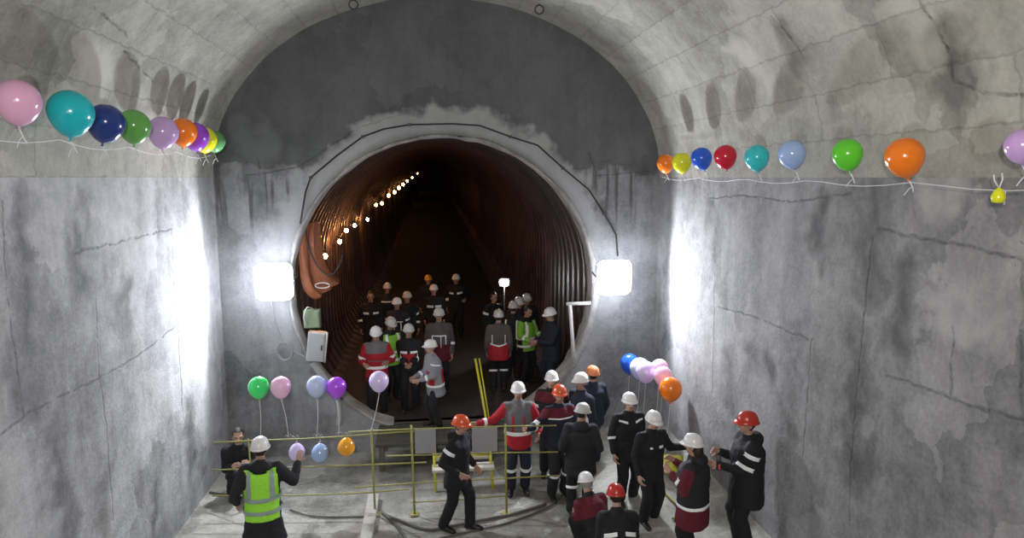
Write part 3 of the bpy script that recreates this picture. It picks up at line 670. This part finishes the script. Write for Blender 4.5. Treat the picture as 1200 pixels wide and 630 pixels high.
def ik(S, T, a, b, pole):
    S, T = V(S), V(T); d = T-S; L = d.length
    if L > (a+b)*.995: T = S+d.normalized()*(a+b)*.995; d = T-S; L = d.length
    u = d.normalized(); x = (a*a-b*b+L*L)/(2*L); h = sqrt(max(1e-6, a*a-x*x)); p = V(pole)-u*V(pole).dot(u)
    if p.length < 1e-4: p = V((0, 1, 0))
    return S+u*x+p.normalized()*h, T
def seg_d(p, a, b):
    d = b-a; t = max(0, min(1, (p-a).dot(d)/max(d.length_squared, 1e-9))); return (p-a-d*t).length, t
def cut(bm0, planes, keep=None, off=.005):
    """the part of a surface inside all planes, pushed outward"""
    bm = bm0.copy()
    for p, n in planes:
        bmesh.ops.bisect_plane(bm, geom=bm.verts[:]+bm.edges[:]+bm.faces[:], plane_co=p, plane_no=n, clear_outer=True)
    if keep:
        dl = [f for f in bm.faces if not keep(f.calc_center_median())]
        bmesh.ops.delete(bm, geom=dl, context='FACES')
    if not bm.faces: bm.free(); return None
    bm.normal_update(); mv = {v: v.normal.copy() for v in bm.verts}
    for v, n in mv.items(): v.co += n*off
    # a little thickness
    r = bmesh.ops.solidify(bm, geom=bm.faces[:], thickness=-.003)
    return bm
def hand(bm, W, E, side, curl=.5, palm_n=None):
    """W wrist, E elbow; fingers continue the forearm; thumb to the inside/front"""
    d = (W-E).normalized()
    n = palm_n or V((-side, 0, 0)); n = (n-d*n.dot(d))
    if n.length < 1e-3: n = V((0, 0, -1))-d*V((0, 0, -1)).dot(d)
    n.normalize(); s = d.cross(n)*(1 if side > 0 else -1)   # s: thumb side
    if s.y > .2 and abs(s.y) > abs(s.z): s = -s
    for k in range(4):
        o = s*(.030-.020*k); capsule(bm, W+d*.01+o*.7, W+d*.085+o, .014, .013, 8, 2)
        p = W+d*.085+o; L = [.040, .045, .041, .033][k]; dd = d.copy()
        for j, f in enumerate((1, .65, .5)):
            dd = (dd*cos(curl)+n*sin(curl)).normalized() if j or curl else dd
            q = p+dd*L*f; capsule(bm, p, q, .0092-.0006*j, .0086-.0006*j, 8, 2); p = q
            d2 = dd
    p = W+d*.02+s*.025; dd = (s*.8+d*.6+n*.3).normalized(); q = p+dd*.045; capsule(bm, p, q, .013, .011, 8, 2)
    dd = (dd+d*.7+n*.3).normalized(); capsule(bm, q, q+dd*.035, .0105, .009, 8, 2)

def person(px, py, pz, face=0, s=1.0, top='navy', hem=-.24, legs='navy', hat='white', lean=0, twist=0, yaw=0, nod=0, lh=None, rh=None, lp=None, rp=None, lf=(.11, .02), rf=(-.11, -.02), hip=.93, label='', group=None,
           zones=(), sleeve=None, tapes=(), vest=None, hair=None, hood=False, voxel=.016, fat=1.0, kneel=False, curl=.5, skin=SKIN, coat=None, palmL=None, palmR=None, cuff=None):
    fat *= 1.1
    root = empty('person', (px, py, pz), radians(face), s); tag(root, label, 'person', group)
    seed = px*7+py
    pel = V((0, 0, hip)); M = Matrix.Translation(pel) @ Matrix.Rotation(radians(twist), 4, 'Z') @ Matrix.Rotation(radians(lean), 4, 'X')
    NT = M @ V((0, -.015, .575)); HM = Matrix.Translation(NT) @ (M.to_3x3().to_4x4() @ Matrix.Rotation(radians(-lean*.7), 4, 'X')) @ Matrix.Rotation(radians(yaw), 4, 'Z') @ Matrix.Rotation(radians(nod), 4, 'X')
    arms = {}
    for sd, t, po in ((1, lh, lp), (-1, rh, rp)):
        S = M @ V((sd*.178, 0, .437)); t = V(t) if t else M @ V((sd*.25, -.06, -.08)); E, W = ik(S, t, .29, .265, po or (sd*.35, 1, -.2)); arms[sd] = (S, E, W)
    lg = {}
    for sd, f in ((1, lf), (-1, rf)):
        Hp = M @ V((sd*.09, 0, -.02)); A = V((f[0], f[1], f[2]+.09 if len(f) > 2 else .09)); Kn, A = ik(Hp, A, .43, .42, (sd*.12, -1, 0)); lg[sd] = (Hp, Kn, A)
    # body: one skin
    bm = bmesh.new()
    ell_rings(bm, M, [(0, 0, -.06, .13, .09), (0, 0, .12, .12, .085), (0, 0, .32, .14, .095), (0, 0, .44, .13, .08), (0, 0, .49, .07, .065)], 16)
    capsule(bm, M @ V((0, 0, .45)), NT+V((0, 0, .02)), .058, .054); 
    for sd in (1, -1):
        S, E, W = arms[sd]; capsule(bm, S, E, .05, .04); capsule(bm, E, W, .038, .027); capsule(bm, W, W+(W-E).normalized()*.03, .026, .026)
        Hp, Kn, A = lg[sd]; capsule(bm, Hp, Kn, .075, .05); capsule(bm, Kn, A, .048, .035); capsule(bm, A, A+V((0, -.04, -.03)), .03, .025)
    ellipsoid(bm, HM, (0, .005, .125), (.076, .094, .105)); ellipsoid(bm, HM, (0, -.03, .065), (.058, .062, .075)); ellipsoid(bm, HM, (0, -.065, .03), (.032, .028, .024))
    capsule(bm, HM @ V((0, -.088, .115)), HM @ V((0, -.108, .078)), .010, .015, 8, 2)
    for sd in (1, -1):
        ellipsoid(bm, HM, (sd*.080, .008, .095), (.012, .022, .033), 8, 6)
        capsule(bm, HM @ V((sd*.05, -.076, .125)), HM @ V((sd*.015, -.086, .125)), .011, .011, 8, 2)
    bm = remesh(bm, .0105, 'body', 1)
    HI = HM.inverted()
    bm.faces.ensure_lookup_table()
    for f in bm.faces:
        c = HI @ f.calc_center_median()
        if -.05 < c.z < .27 and abs(c.x) < .12:
            if c.y < -.05:
                if abs(abs(c.x)-.032) < .011 and abs(c.z-.105) < .006: f.material_index = 2
                elif abs(abs(c.x)-.034) < .017 and abs(c.z-.127) < .0045: f.material_index = 1
                elif abs(c.x) < .026 and abs(c.z-.045) < .008: f.material_index = 3
            elif c.y > .0 and c.z > .035 and abs(c.x) < .078: f.material_index = 1
    fb = bmesh.new()
    for sd in (1, -1):
        S, E, W = arms[sd]; hand(fb, W+(W-E).normalized()*.015, E, sd, curl, palmL if sd > 0 else palmR)
    tm = bpy.data.meshes.new('t'); fb.to_mesh(tm); fb.free(); bm.from_mesh(tm); bpy.data.meshes.remove(tm)
    bm_obj('body', bm, [skin, GREYHAIR if hair == 'grey' else HAIR, EYEM, LIPS], root)
    # trousers
    bm = bmesh.new(); ell_rings(bm, M, [(0, 0, -.12, .15, .115), (0, 0, -.02, .165, .12), (0, 0, .1, .15, .11)], 18)
    for sd in (1, -1):
        Hp, Kn, A = lg[sd]; capsule(bm, Hp, Kn, .108, .088, 14); capsule(bm, Kn, A+V((0, 0, .02)), .086, .080, 14)
    bm = remesh(bm, voxel, 'tr', 2, .006, seed)
    tb = []
    for tp in tapes:
        if tp[0] == 'shin':
            for sd in (1, -1):
                Hp, Kn, A = lg[sd]; u = (A-Kn).normalized(); a = Kn+u*tp[1]; b = Kn+u*tp[2]
                def kp(c, sd=sd): return seg_d(c, lg[sd][1], lg[sd][2])[0] < seg_d(c, lg[-sd][1], lg[-sd][2])[0]
                q = cut(bm, [(a, -u), (b, u)], kp)
                if q: tb.append(q)
    tr = bm_obj('trousers', bm, CL[legs], root)
    for q in tb: bm_obj('reflective_tape', q, REFL, tr)
    for sd in (1, -1):
        Hp, Kn, A = lg[sd]; bm = bmesh.new(); ft = Matrix.Translation(V((A.x, A.y, A.z-.09)))@Matrix.Rotation(radians(sd*8), 4, 'Z')
        ring_loft(bm, [[ft @ V((x*w, y, max(0.0, z*h+zo))) for x, z in [(cos(q), sin(q)) for q in [2*pi*j/14 for j in range(14)]]] for y, w, h, zo in
                  [(.085, .02, .02, .04), (.075, .036, .045, .045), (.03, .042, .06, .058), (-.03, .042, .06, .058), (-.09, .048, .04, .04), (-.15, .046, .032, .032), (-.19, .03, .026, .027), (-.2, .012, .012, .024)]])
        capsule(bm, A+V((0, 0, -.01)), A+V((0, .0, .09)), .058, .062, 12, 2); bmesh.ops.recalc_face_normals(bm, faces=bm.faces); bm_obj('boot', bm, BOOT, root)
    # jacket
    bm = bmesh.new(); z0 = hem; k = fat
    rows = [(0, .0, z0, .19*k, .145*k), (0, 0, z0+.04, .20*k, .155*k), (0, 0, -.02, .19*k, .145*k), (0, 0, .12, .185*k, .14*k), (0, -.005, .28, .20*k, .15*k), (0, 0, .39, .195*k, .135*k), (0, 0, .455, .145, .11), (0, 0, .51, .09, .085), (0, -.005, .56, .072, .075)]
    if coat: rows = [(0, 0, coat, .25*k, .20*k), (0, 0, (coat+z0)/2, .225*k, .18*k)]+rows[1:]
    ell_rings(bm, M, rows, 24)
    if hood:
        ellipsoid(bm, M, (0, .085, .50), (.125, .085, .085)); ellipsoid(bm, M, (0, .03, .52), (.115, .095, .05))
    for sd in (1, -1):
        S, E, W = arms[sd]; capsule(bm, S+V((0, 0, -.01)), E, .080*k, .066, 14); capsule(bm, E, E.lerp(W, .93), .064, .050, 14)
        capsule(bm, M @ V((sd*.06, 0, .462)), S, .060, .078*k, 14)
    bm = remesh(bm, voxel, 'jk', 2, .008, seed)
    MI = M.inverted(); MR = M.to_3x3()
    def is_t(c):
        q = MI @ c; rx = .20*k; d = (sqrt(q.x**2+(q.y*1.35)**2)-rx) if q.z < .5 else 0
        for sd in (1, -1):
            S, E, W = arms[sd]
            if min(seg_d(c, S+(E-S)*.12, E)[0]-.085*k, seg_d(c, E, W)[0]-.07) < d-.002: return False
        return True
    def is_arm(sd, part):
        def f(c):
            if is_t(c): return False
            S, E, W = arms[sd]; a = seg_d(c, S, E)[0]; b = seg_d(c, E, W)[0]
            return (a if part == 'up' else b) < .12
        return f
    TM = lambda p: M @ V(p)
    def tplanes(z0, z1, x0=None, x1=None, fb=None, slope=0):
        pl = [(TM((0, 0, z0)), MR @ V((-slope, 0, -1)).normalized()*1 if slope == 0 else MR @ V((slope, 0, -1)).normalized()), (TM((0, 0, z1)), MR @ V((-slope, 0, 1)).normalized())]
        if x0 is not None: pl.append((TM((x0, 0, 0)), MR @ V((-1, 0, 0))))
        if x1 is not None: pl.append((TM((x1, 0, 0)), MR @ V((1, 0, 0))))
        if fb == 'f': pl.append((TM((0, -.01, 0)), MR @ V((0, 1, 0))))
        if fb == 'b': pl.append((TM((0, .01, 0)), MR @ V((0, -1, 0))))
        return pl
    tb = []; tv = []
    for tp in tapes:
        q = None; mt = REFL
        if tp[0] == 'torso': q = cut(bm, tplanes(*tp[1:]), is_t)
        elif tp[0] == 'all': q = cut(bm, tplanes(*tp[1:]), None)
        elif tp[0] in ('fore', 'up'):
            for sd in ((1, -1) if tp[1] == 0 else (tp[1],)):
                S, E, W = arms[sd]; A, B = (S, E) if tp[0] == 'up' else (E, W); u = (B-A).normalized()
                q = cut(bm, [(A+u*tp[2], -u), (A+u*tp[3], u)], is_arm(sd, tp[0]))
                if q: tb.append((q, REFL))
            q = None
        elif tp[0] in ('red', 'gry'):
            q = cut(bm, tplanes(*tp[1:]), is_t, .003); mt = CL['red'] if tp[0] == 'red' else CL['grey']
        if q: tb.append((q, mt))
    if vest:
        vm, tm_ = vest; q = cut(bm, tplanes(-.17, .47), lambda c: is_t(c) and abs((MI @ c).x) < .19 and not ((MI@c).z > .44 and abs((MI@c).x) < .075), .014)
        if q:
            v_ob = q; tv = []
            for a, b_ in ((-.09, -.04), (.07, .12)):
                g = cut(bm, tplanes(a, b_), is_t, .020)
                if g: tv.append(g)
            for x0 in (-.15, .10):
                for fb_ in 'fb':
                    g = cut(bm, tplanes(.12, .46, x0, x0+.05, fb_), is_t, .020)
                    if g: tv.append(g)
            vo = bm_obj('safety_vest', v_ob, CL[vm], root)
            for g in tv: bm_obj('reflective_tape', g, tm_, vo)
    mats = [CL[top]]; 
    if zones or sleeve or cuff:
        for zc, z_a, z_b in zones:
            for z_ in (z_a, z_b): bmesh.ops.bisect_plane(bm, geom=bm.verts[:]+bm.edges[:]+bm.faces[:], plane_co=TM((0, 0, z_)), plane_no=MR @ V((0, 0, 1)))
            mats.append(CL[zc])
        if sleeve: mats.append(CL[sleeve])
        for f in bm.faces:
            c = f.calc_center_median(); t_ = is_t(c)
            if t_:
                z = (MI @ c).z
                for i, (zc, z_a, z_b) in enumerate(zones):
                    if z_a < z < z_b: f.material_index = i+1
            elif any(z_b > .46 and (MI @ c).z > z_a for zc, z_a, z_b in zones): f.material_index = 1
            elif sleeve:
                f.material_index = len(mats)-1
    jk = bm_obj('jacket', bm, mats, root)
    for q, mt in tb: bm_obj('reflective_tape' if mt is REFL else 'jacket_panel', q, mt, jk)
    # head gear
    if hat:
        HT = HM @ Matrix.Translation((0, 0, .135)) @ Matrix.Rotation(radians(-4), 4, 'X')
        bm = bmesh.new(); R = []
        for i in range(10):
            t = i/9*pi/2*.985; rx, ryy, z = .108*cos(t)**.75, .128*cos(t)**.75, .125*sin(t); R.append([HT @ V((rx*cos(q), ryy*sin(q), z+.004*math.exp(-(rx*cos(q)/.02)**2)*(i > 2))) for q in [2*pi*j/24 for j in range(24)]])
        ring_loft(bm, R); hh = bm_obj('hard_hat', bm, HATM[hat], root)
        bm = bmesh.new(); R = []
        for rr, z in ((1.0, .012), (1.0, -.004), (1.1, -.014), (1.12, -.010), (1.02, .012)):
            R.append([HT @ V((.108*rr*cos(q), .128*sin(q)*rr-(.035*max(0, -sin(q))**2 if rr > 1.05 else 0), z-(.006*max(0, -sin(q)) if rr > 1.05 else 0))) for q in [2*pi*j/24 for j in range(24)]])
        ring_loft(bm, R, False); bmesh.ops.recalc_face_normals(bm, faces=bm.faces); bm_obj('brim', bm, HATM[hat], hh)
    if hair and hair != 'grey' or not hat:
        bm = bmesh.new(); ellipsoid(bm, HM, (0, .016, .145), (.086, .100, .105)); 
        if hair == 'long': ellipsoid(bm, HM, (0, .06, .04), (.085, .06, .12))
        bmesh.ops.delete(bm, geom=[f for f in bm.faces if (HI @ f.calc_center_median()).y < -.015 and (HI @ f.calc_center_median()).z < .19 and hair != 'long'], context='FACES')
        for v in bm.verts: v.co += V((noise.noise(v.co*40), noise.noise(v.co*41+V((5, 0, 0))), noise.noise(v.co*42+V((9, 0, 0)))))*.012
        bm_obj('hair', bm, HAIR, root)
    return root

TW = ('torso', .02, .07); FC = ('fore', 0, .10, .15)
GF = 'workers standing on the chamber floor'; GT = 'workers inside the tunnel mouth'
# foreground, left to right
person(-2.16, 8.1, 0, 188, 1.02, 'charcoal', -.26, 'black', 'white', lh=(.30, -.02, .95), rh=(-.42, -.24, 1.30), rp=(-.4, .5, -1), hood=True, vest=('lime', GREYT), coat=-.5, curl=.15, palmR=V((0, -1, 0)), nod=5, yaw=-8,
       label='person from behind in lime safety vest over dark hooded coat, white helmet, one hand raised')
person(-3.12, 10.45, 0, 20, .98, 'black', -.12, 'black', None, hip=.34, lean=16, lf=(.16, -.26), rf=(-.14, -.22), lh=(.12, -.42, .62), rh=(-.12, -.40, .60), nod=-2, hair='short', skin=SKIN_P, voxel=.016,
       label='bareheaded dark-haired person in black squatting against the left wall')
person(.31, 8.82, 0, 62, .98, 'black', -.24, 'black', 'orange', lean=4, lf=(.09, -.16), rf=(-.09, .18), lh=(.26, -.16, .92), rh=(-.24, -.14, 1.0), tapes=[('torso', .30, .35, .02, .10, 'b'), ('up', -1, .08, .13)], nod=6, fat=1.05, hood=True,
       label='person in orange helmet and black workwear walking to the right in front of the barrier')
person(1.32, 9.85, 0, -4, 1.04, 'grey', -.20, 'navy', 'white', rh=(-.62, -.12, 1.16), rp=(-.2, .3, -1), lh=(.30, -.20, 1.02), zones=[('red', -.3, .04)], sleeve='red', tapes=[('torso', .03, .085), ('fore', 0, .12, .17), ('shin', .03, .09), ('red', .04, .34, -.10, -.07, 'f'), ('red', .04, .34, .07, .10, 'f')],
       label='person in white helmet and grey and red jacket, arm out to the yellow handrail')
person(1.96, 10.42, 0, -8, 1.03, 'black', -.20, 'black', 'white', sleeve=None, zones=[('burgundy', .34, .50)], tapes=[('up', -1, .15, .2), ('up', 1, .15, .2)], skin=SKIN_P,
       label='person in white helmet with dark red shoulders, standing behind the orange helmeted worker')
person(1.93, 9.62, 0, 12, 1.04, 'navy', -.10, 'charcoal', 'orange', rh=(-.56, -.12, 1.20), rp=(-.2, .5, -1), lh=(.22, -.2, .95), zones=[('burgundy', .36, .50)], tapes=[('torso', .345, .365, None, None, 'f'), ('shin', .06, .10), ('fore', -1, .04, .08)], yaw=-10, skin=SKIN,
       label='person in orange helmet and navy jacket with dark red yoke reaching an arm sideways')
person(2.14, 9.02, 0, 168, .98, 'charcoal', -.26, 'black', 'dim', fat=1.12, hood=True, lh=(.25, -.12, .98), rh=(-.25, -.12, .98), nod=14, tapes=[('shin', .06, .10)], lf=(.13, .02), yaw=-40,
       label='person in dusty white helmet and dark puffy jacket seen from behind, head bowed')
person(2.42, 10.2, 0, -62, 1.04, 'navy', -.20, 'navy', 'white', tapes=[('torso', .1, .36, -.12, -.09, 'f'), ('fore', 0, .1, .15)], lh=(.2, -.25, 1.05), rh=(-.2, -.22, 1.0),
       label='person in white helmet and navy jacket turned left before the tan helmet')
person(2.72, 10.6, .05, 200, 1.0, 'navy', -.20, 'navy', 'tan', tapes=[('up', 1, .12, .16), ('fore', 1, .08, .12)], lh=(.26, -.1, .95),
       label='person in orange tan helmet and navy jacket, rearmost of the standing group')
person(2.90, 9.15, .08, 6, .99, 'black', -.22, 'black', 'white', tapes=[('all', .37, .40, -.19, -.06, 'f', -.25), ('all', .37, .40, .06, .19, 'f', .25), ('fore', 0, .02, .06)], skin=SKIN_P,
       label='person in white helmet and black jacket with shoulder tapes facing us below the balloon bunch')
person(3.0, 8.42, .14, 18, .95, 'black', -.24, 'black', 'white', lh=(.52, -.20, 1.18), lp=(.2, .5, -1), rh=(-.26, -.08, .85), nod=14, tapes=[('torso', .30, .335, .02, .10, 'f'), ('torso', .30, .33, -.12, -.08, 'f')], fat=1.02, skin=SKIN_P,
       label='person in white helmet and plain black suit holding an arm out to the right')
person(3.14, 7.25, .23, -128, .96, 'charcoal', -.36, 'black', 'white', lh=(.10, -.26, 1.22), rh=(-.16, -.30, 1.28), zones=[('burgundy', -.5, -.06)], sleeve='burgundy', tapes=[('torso', -.075, -.035), ('fore', 0, .10, .145)], hood=True, fat=1.25, nod=4, hair='long',
       label='person in white helmet and dark jacket with burgundy hem, hands raised to the face')
person(3.79, 7.18, .41, -98, 1.02, 'black', -.30, 'black', 'red', lh=(.08, -.34, 1.12), rh=(-.14, -.30, 1.20), tapes=[('up', -1, .10, .15), ('up', 1, .05, .10), ('up', 1, .20, .25), ('torso', .28, .32, .05, .14, 'b')], hood=True, fat=1.2, nod=4,
       label='person in red helmet and black jacket standing against the right wall, holding a device')
person(2.12, 7.82, 0, 200, .97, 'black', -.18, 'black', 'white', zones=[('burgundy', .24, .50)], hip=.38, lean=30, nod=18, lf=(.14, -.16), rf=(-.14, -.12), lh=(.12, -.42, .5), rh=(-.12, -.44, .5), yaw=-20, hair='grey',
       label='crouching person in white helmet with dark red shoulders at the bottom edge')
person(2.17, 7.05, 0, 178, .98, 'black', -.18, 'black', 'red', hip=.56, lean=20, nod=12, lf=(.14, -.16), rf=(-.14, -.12), lh=(.14, -.38, .66), rh=(-.14, -.4, .66), tapes=[('all', .25, .30, -.19, -.05, 'b', .2), ('all', .25, .30, .05, .19, 'b', -.2)],
       label='crouching person in red helmet and black jacket with back tapes at the bottom edge')
# tunnel mouth, left cluster
v2 = .018
person(-1.05, 12.2, .5, 2, 1.0, 'grey', -.22, 'black', 'white', zones=[('red', .09, .33), ('red', -.3, .03)], sleeve='red', tapes=[('torso', .03, .085), ('up', 0, .20, .25), ('gry', .18, .20, -.15, .15, 'f')], lh=(.22, -.22, 1.12), rh=(-.22, -.24, 1.10), nod=12, voxel=v2, group=None,
       label='person in white helmet and red and grey jacket, leftmost of the tunnel mouth front row')
person(-.45, 12.45, .5, -2, .98, 'black', -.10, 'black', 'dim', lh=(.06, -.28, 1.04), rh=(-.06, -.28, 1.04), tapes=[('torso', .27, .315, -.17, -.03, 'f'), ('torso', .27, .315, .03, .17, 'f'), ('fore', 0, .05, .09), ('red', .08, .265, -.12, .12, 'f')], voxel=v2,
       label='person in black jacket with red chest and chest tapes, hands joined')
person(.03, 11.55, .5, -70, .93, 'midgrey', -.28, 'charcoal', 'white', lean=6, lh=(.12, -.34, 1.02), rh=(-.12, -.36, 1.02), tapes=[('torso', -.08, -.035), ('fore', 0, .12, .17), ('red', -.03, .25, .06, .19), ('up', 1, .05, .08)], fat=1.05, hair='grey', voxel=v2, skin=SKIN_P,
       label='person in white helmet and light grey jacket in profile, standing on the landing')
person(.14, 13.4, .5, -3, 1.04, 'brown', -.24, 'black', 'dim', zones=[('burgundy', -.3, .12)], tapes=[('torso', .29, .31, -.13, .13, 'f'), ('torso', .10, .30, -.14, -.12, 'f'), ('torso', .12, .30, .12, .14, 'f'), ('torso', .06, .30, .03, .045, 'f'), ('fore', 0, .05, .10)], fat=1.1, voxel=v2,
       label='tall person in brown-grey jacket with white piping behind the grey jacketed one')
person(-.86, 13.2, .5, 30, .98, 'black', -.2, 'black', 'dim', vest=('dimlime', REFL), nod=20, voxel=v2, label='person in dusty helmet and green vest, bowed head, behind the red jacket on the left')
person(-.80, 15.1, .5, -10, 1.0, 'charcoal', -.2, 'black', 'white', tapes=[('torso', .28, .30, -.15, .15, 'f'), ('torso', .08, .3, .1, .12, 'f'), ('torso', .08, .3, -.05, -.03, 'f'), ('up', 0, .1, .14)], voxel=v2, label='person with square white piping on a dark jacket in the second row of the tunnel')
person(-.60, 15.9, .5, 10, 1.0, 'black', -.2, 'black', 'dim', tapes=[('up', 1, .14, .19), ('fore', 1, .1, .15)], voxel=v2, label='person in pale helmet half hidden behind the one with square piping')
person(-1.16, 17.3, .5, 8, 1.0, 'black', -.2, 'black', 'dim', tapes=[('torso', .33, .36, -.17, .1, 'f')], voxel=v2, label='person in dim helmet with thin chest line, far left back in the tunnel')
person(-1.49, 16.1, .5, 5, 1.0, 'black', -.2, 'black', None, hair='short', tapes=[('torso', .27, .32, -.18, -.05, 'f'), ('torso', .27, .32, .05, .18, 'f'), ('fore', -1, .06, .11)], voxel=v2, label='bareheaded dark figure with two chest tapes at the left of the tunnel')
person(-.09, 18.6, .5, 4, 1.0, 'black', -.2, 'black', 'yellow', voxel=v2, label='person in yellow-orange helmet, rearmost in the middle of the tunnel')
person(.05, 16.9, .5, 3, 1.0, 'black', -.2, 'black', 'white', tapes=[('torso', .24, .30, -.18, -.02, 'f'), ('torso', .24, .30, .02, .18, 'f')], voxel=v2, label='person in white helmet with two broad chest tapes in front of the yellow helmet')
person(.69, 18.3, .5, -12, 1.03, 'black', -.2, 'black', 'white', lh=(.28, -.12, 1.1), tapes=[('torso', .28, .33, -.18, -.05, 'f', -.1), ('torso', .28, .33, .05, .18, 'f', .2), ('fore', -1, .03, .1)], voxel=v2, label='person in white helmet with slanting chest tapes, right of the yellow helmet')
# tunnel mouth, right cluster
person(1.38, 13.4, .5, 175, 1.0, 'brown', -.24, 'black', 'dim', zones=[('red', -.3, .12)], tapes=[('torso', .07, .10, -.2, 0, None, -.25), ('torso', .07, .10, 0, .2, None, .25), ('torso', .12, .32, -.14, -.125), ('torso', .12, .32, .125, .14), ('shin', .05, .09)], voxel=v2,
       label='person from behind in brown-grey and red jacket with V tape, inside the tunnel')
person(1.80, 14.3, .5, 150, 1.0, 'black', -.2, 'black', 'dim', tapes=[('torso', .0, .42, -.16, -.12), ('torso', .0, .42, .10, .14)], voxel=v2, label='person in black with two upright pale tapes next to the V-taped jacket')
person(2.02, 14.95, .5, 10, .99, 'black', -.2, 'black', 'dim', voxel=v2, nod=10, label='person in pale helmet, middle of three close helmets in the tunnel')
person(2.26, 15.3, .5, 0, 1.0, 'black', -.2, 'black', 'dim', voxel=v2, nod=10, label='person in pale helmet, right of three close helmets in the tunnel')
person(2.04, 13.9, .5, 40, 1.0, 'black', -.2, 'black', None, hair='short', vest=('dimlime', REFL), lh=(.1, -.4, 1.1), rh=(-.3, -.35, 1.05), sleeve='dimlime', tapes=[('fore', 0, .1, .16)], nod=20, voxel=v2, label='dark-haired person in bright green high-visibility top bending over in the tunnel')
person(2.46, 13.1, .5, -72, 1.05, 'navy', -.25, 'navy', 'white', lh=(.1, -.36, 1.12), rh=(-.1, -.36, 1.08), nod=12, fat=1.08, voxel=v2, label='person in plain navy coat facing left at the right side of the tunnel mouth')
person(1.50, 15.75, .5, 30, .98, 'black', -.2, 'black', None, hair='short', tapes=[('up', -1, .1, .16), ('torso', .3, .33, 0, .08, 'f')], voxel=v2, label='dark figure just left of the tunnel work light')

# a device in the hands of the worker at the right wall
root = empty('handheld_radio', (3.41, 7.15, 1.56)); tag(root, 'small black handheld radio with orange face held by the worker at the right wall', 'radio')
bm = bmesh.new(); box(bm, (0, 0, 0), (.06, .05, .11), bev=.008); tube(bm, [(.015, 0, .05), (.015, 0, .14)], .006); bm_obj('case', bm, BLACKP, root, False)
bm = bmesh.new(); box(bm, (0, -.027, -.01), (.045, .008, .06), bev=.003); bm_obj('face', bm, HATM['orange'], root, False)

# ------------------------------------------------------------------ world and view
w = bpy.data.worlds.new('world'); w.use_nodes = True; w.node_tree.nodes['Background'].inputs[0].default_value = (.5, .55, .6, 1); w.node_tree.nodes['Background'].inputs[1].default_value = .02
bpy.context.scene.world = w
vs_ = bpy.context.scene.view_settings; vs_.view_transform = 'Standard'; vs_.look = 'None'; vs_.gamma = 1; vs_.use_curve_mapping = False; vs_.exposure = -.22
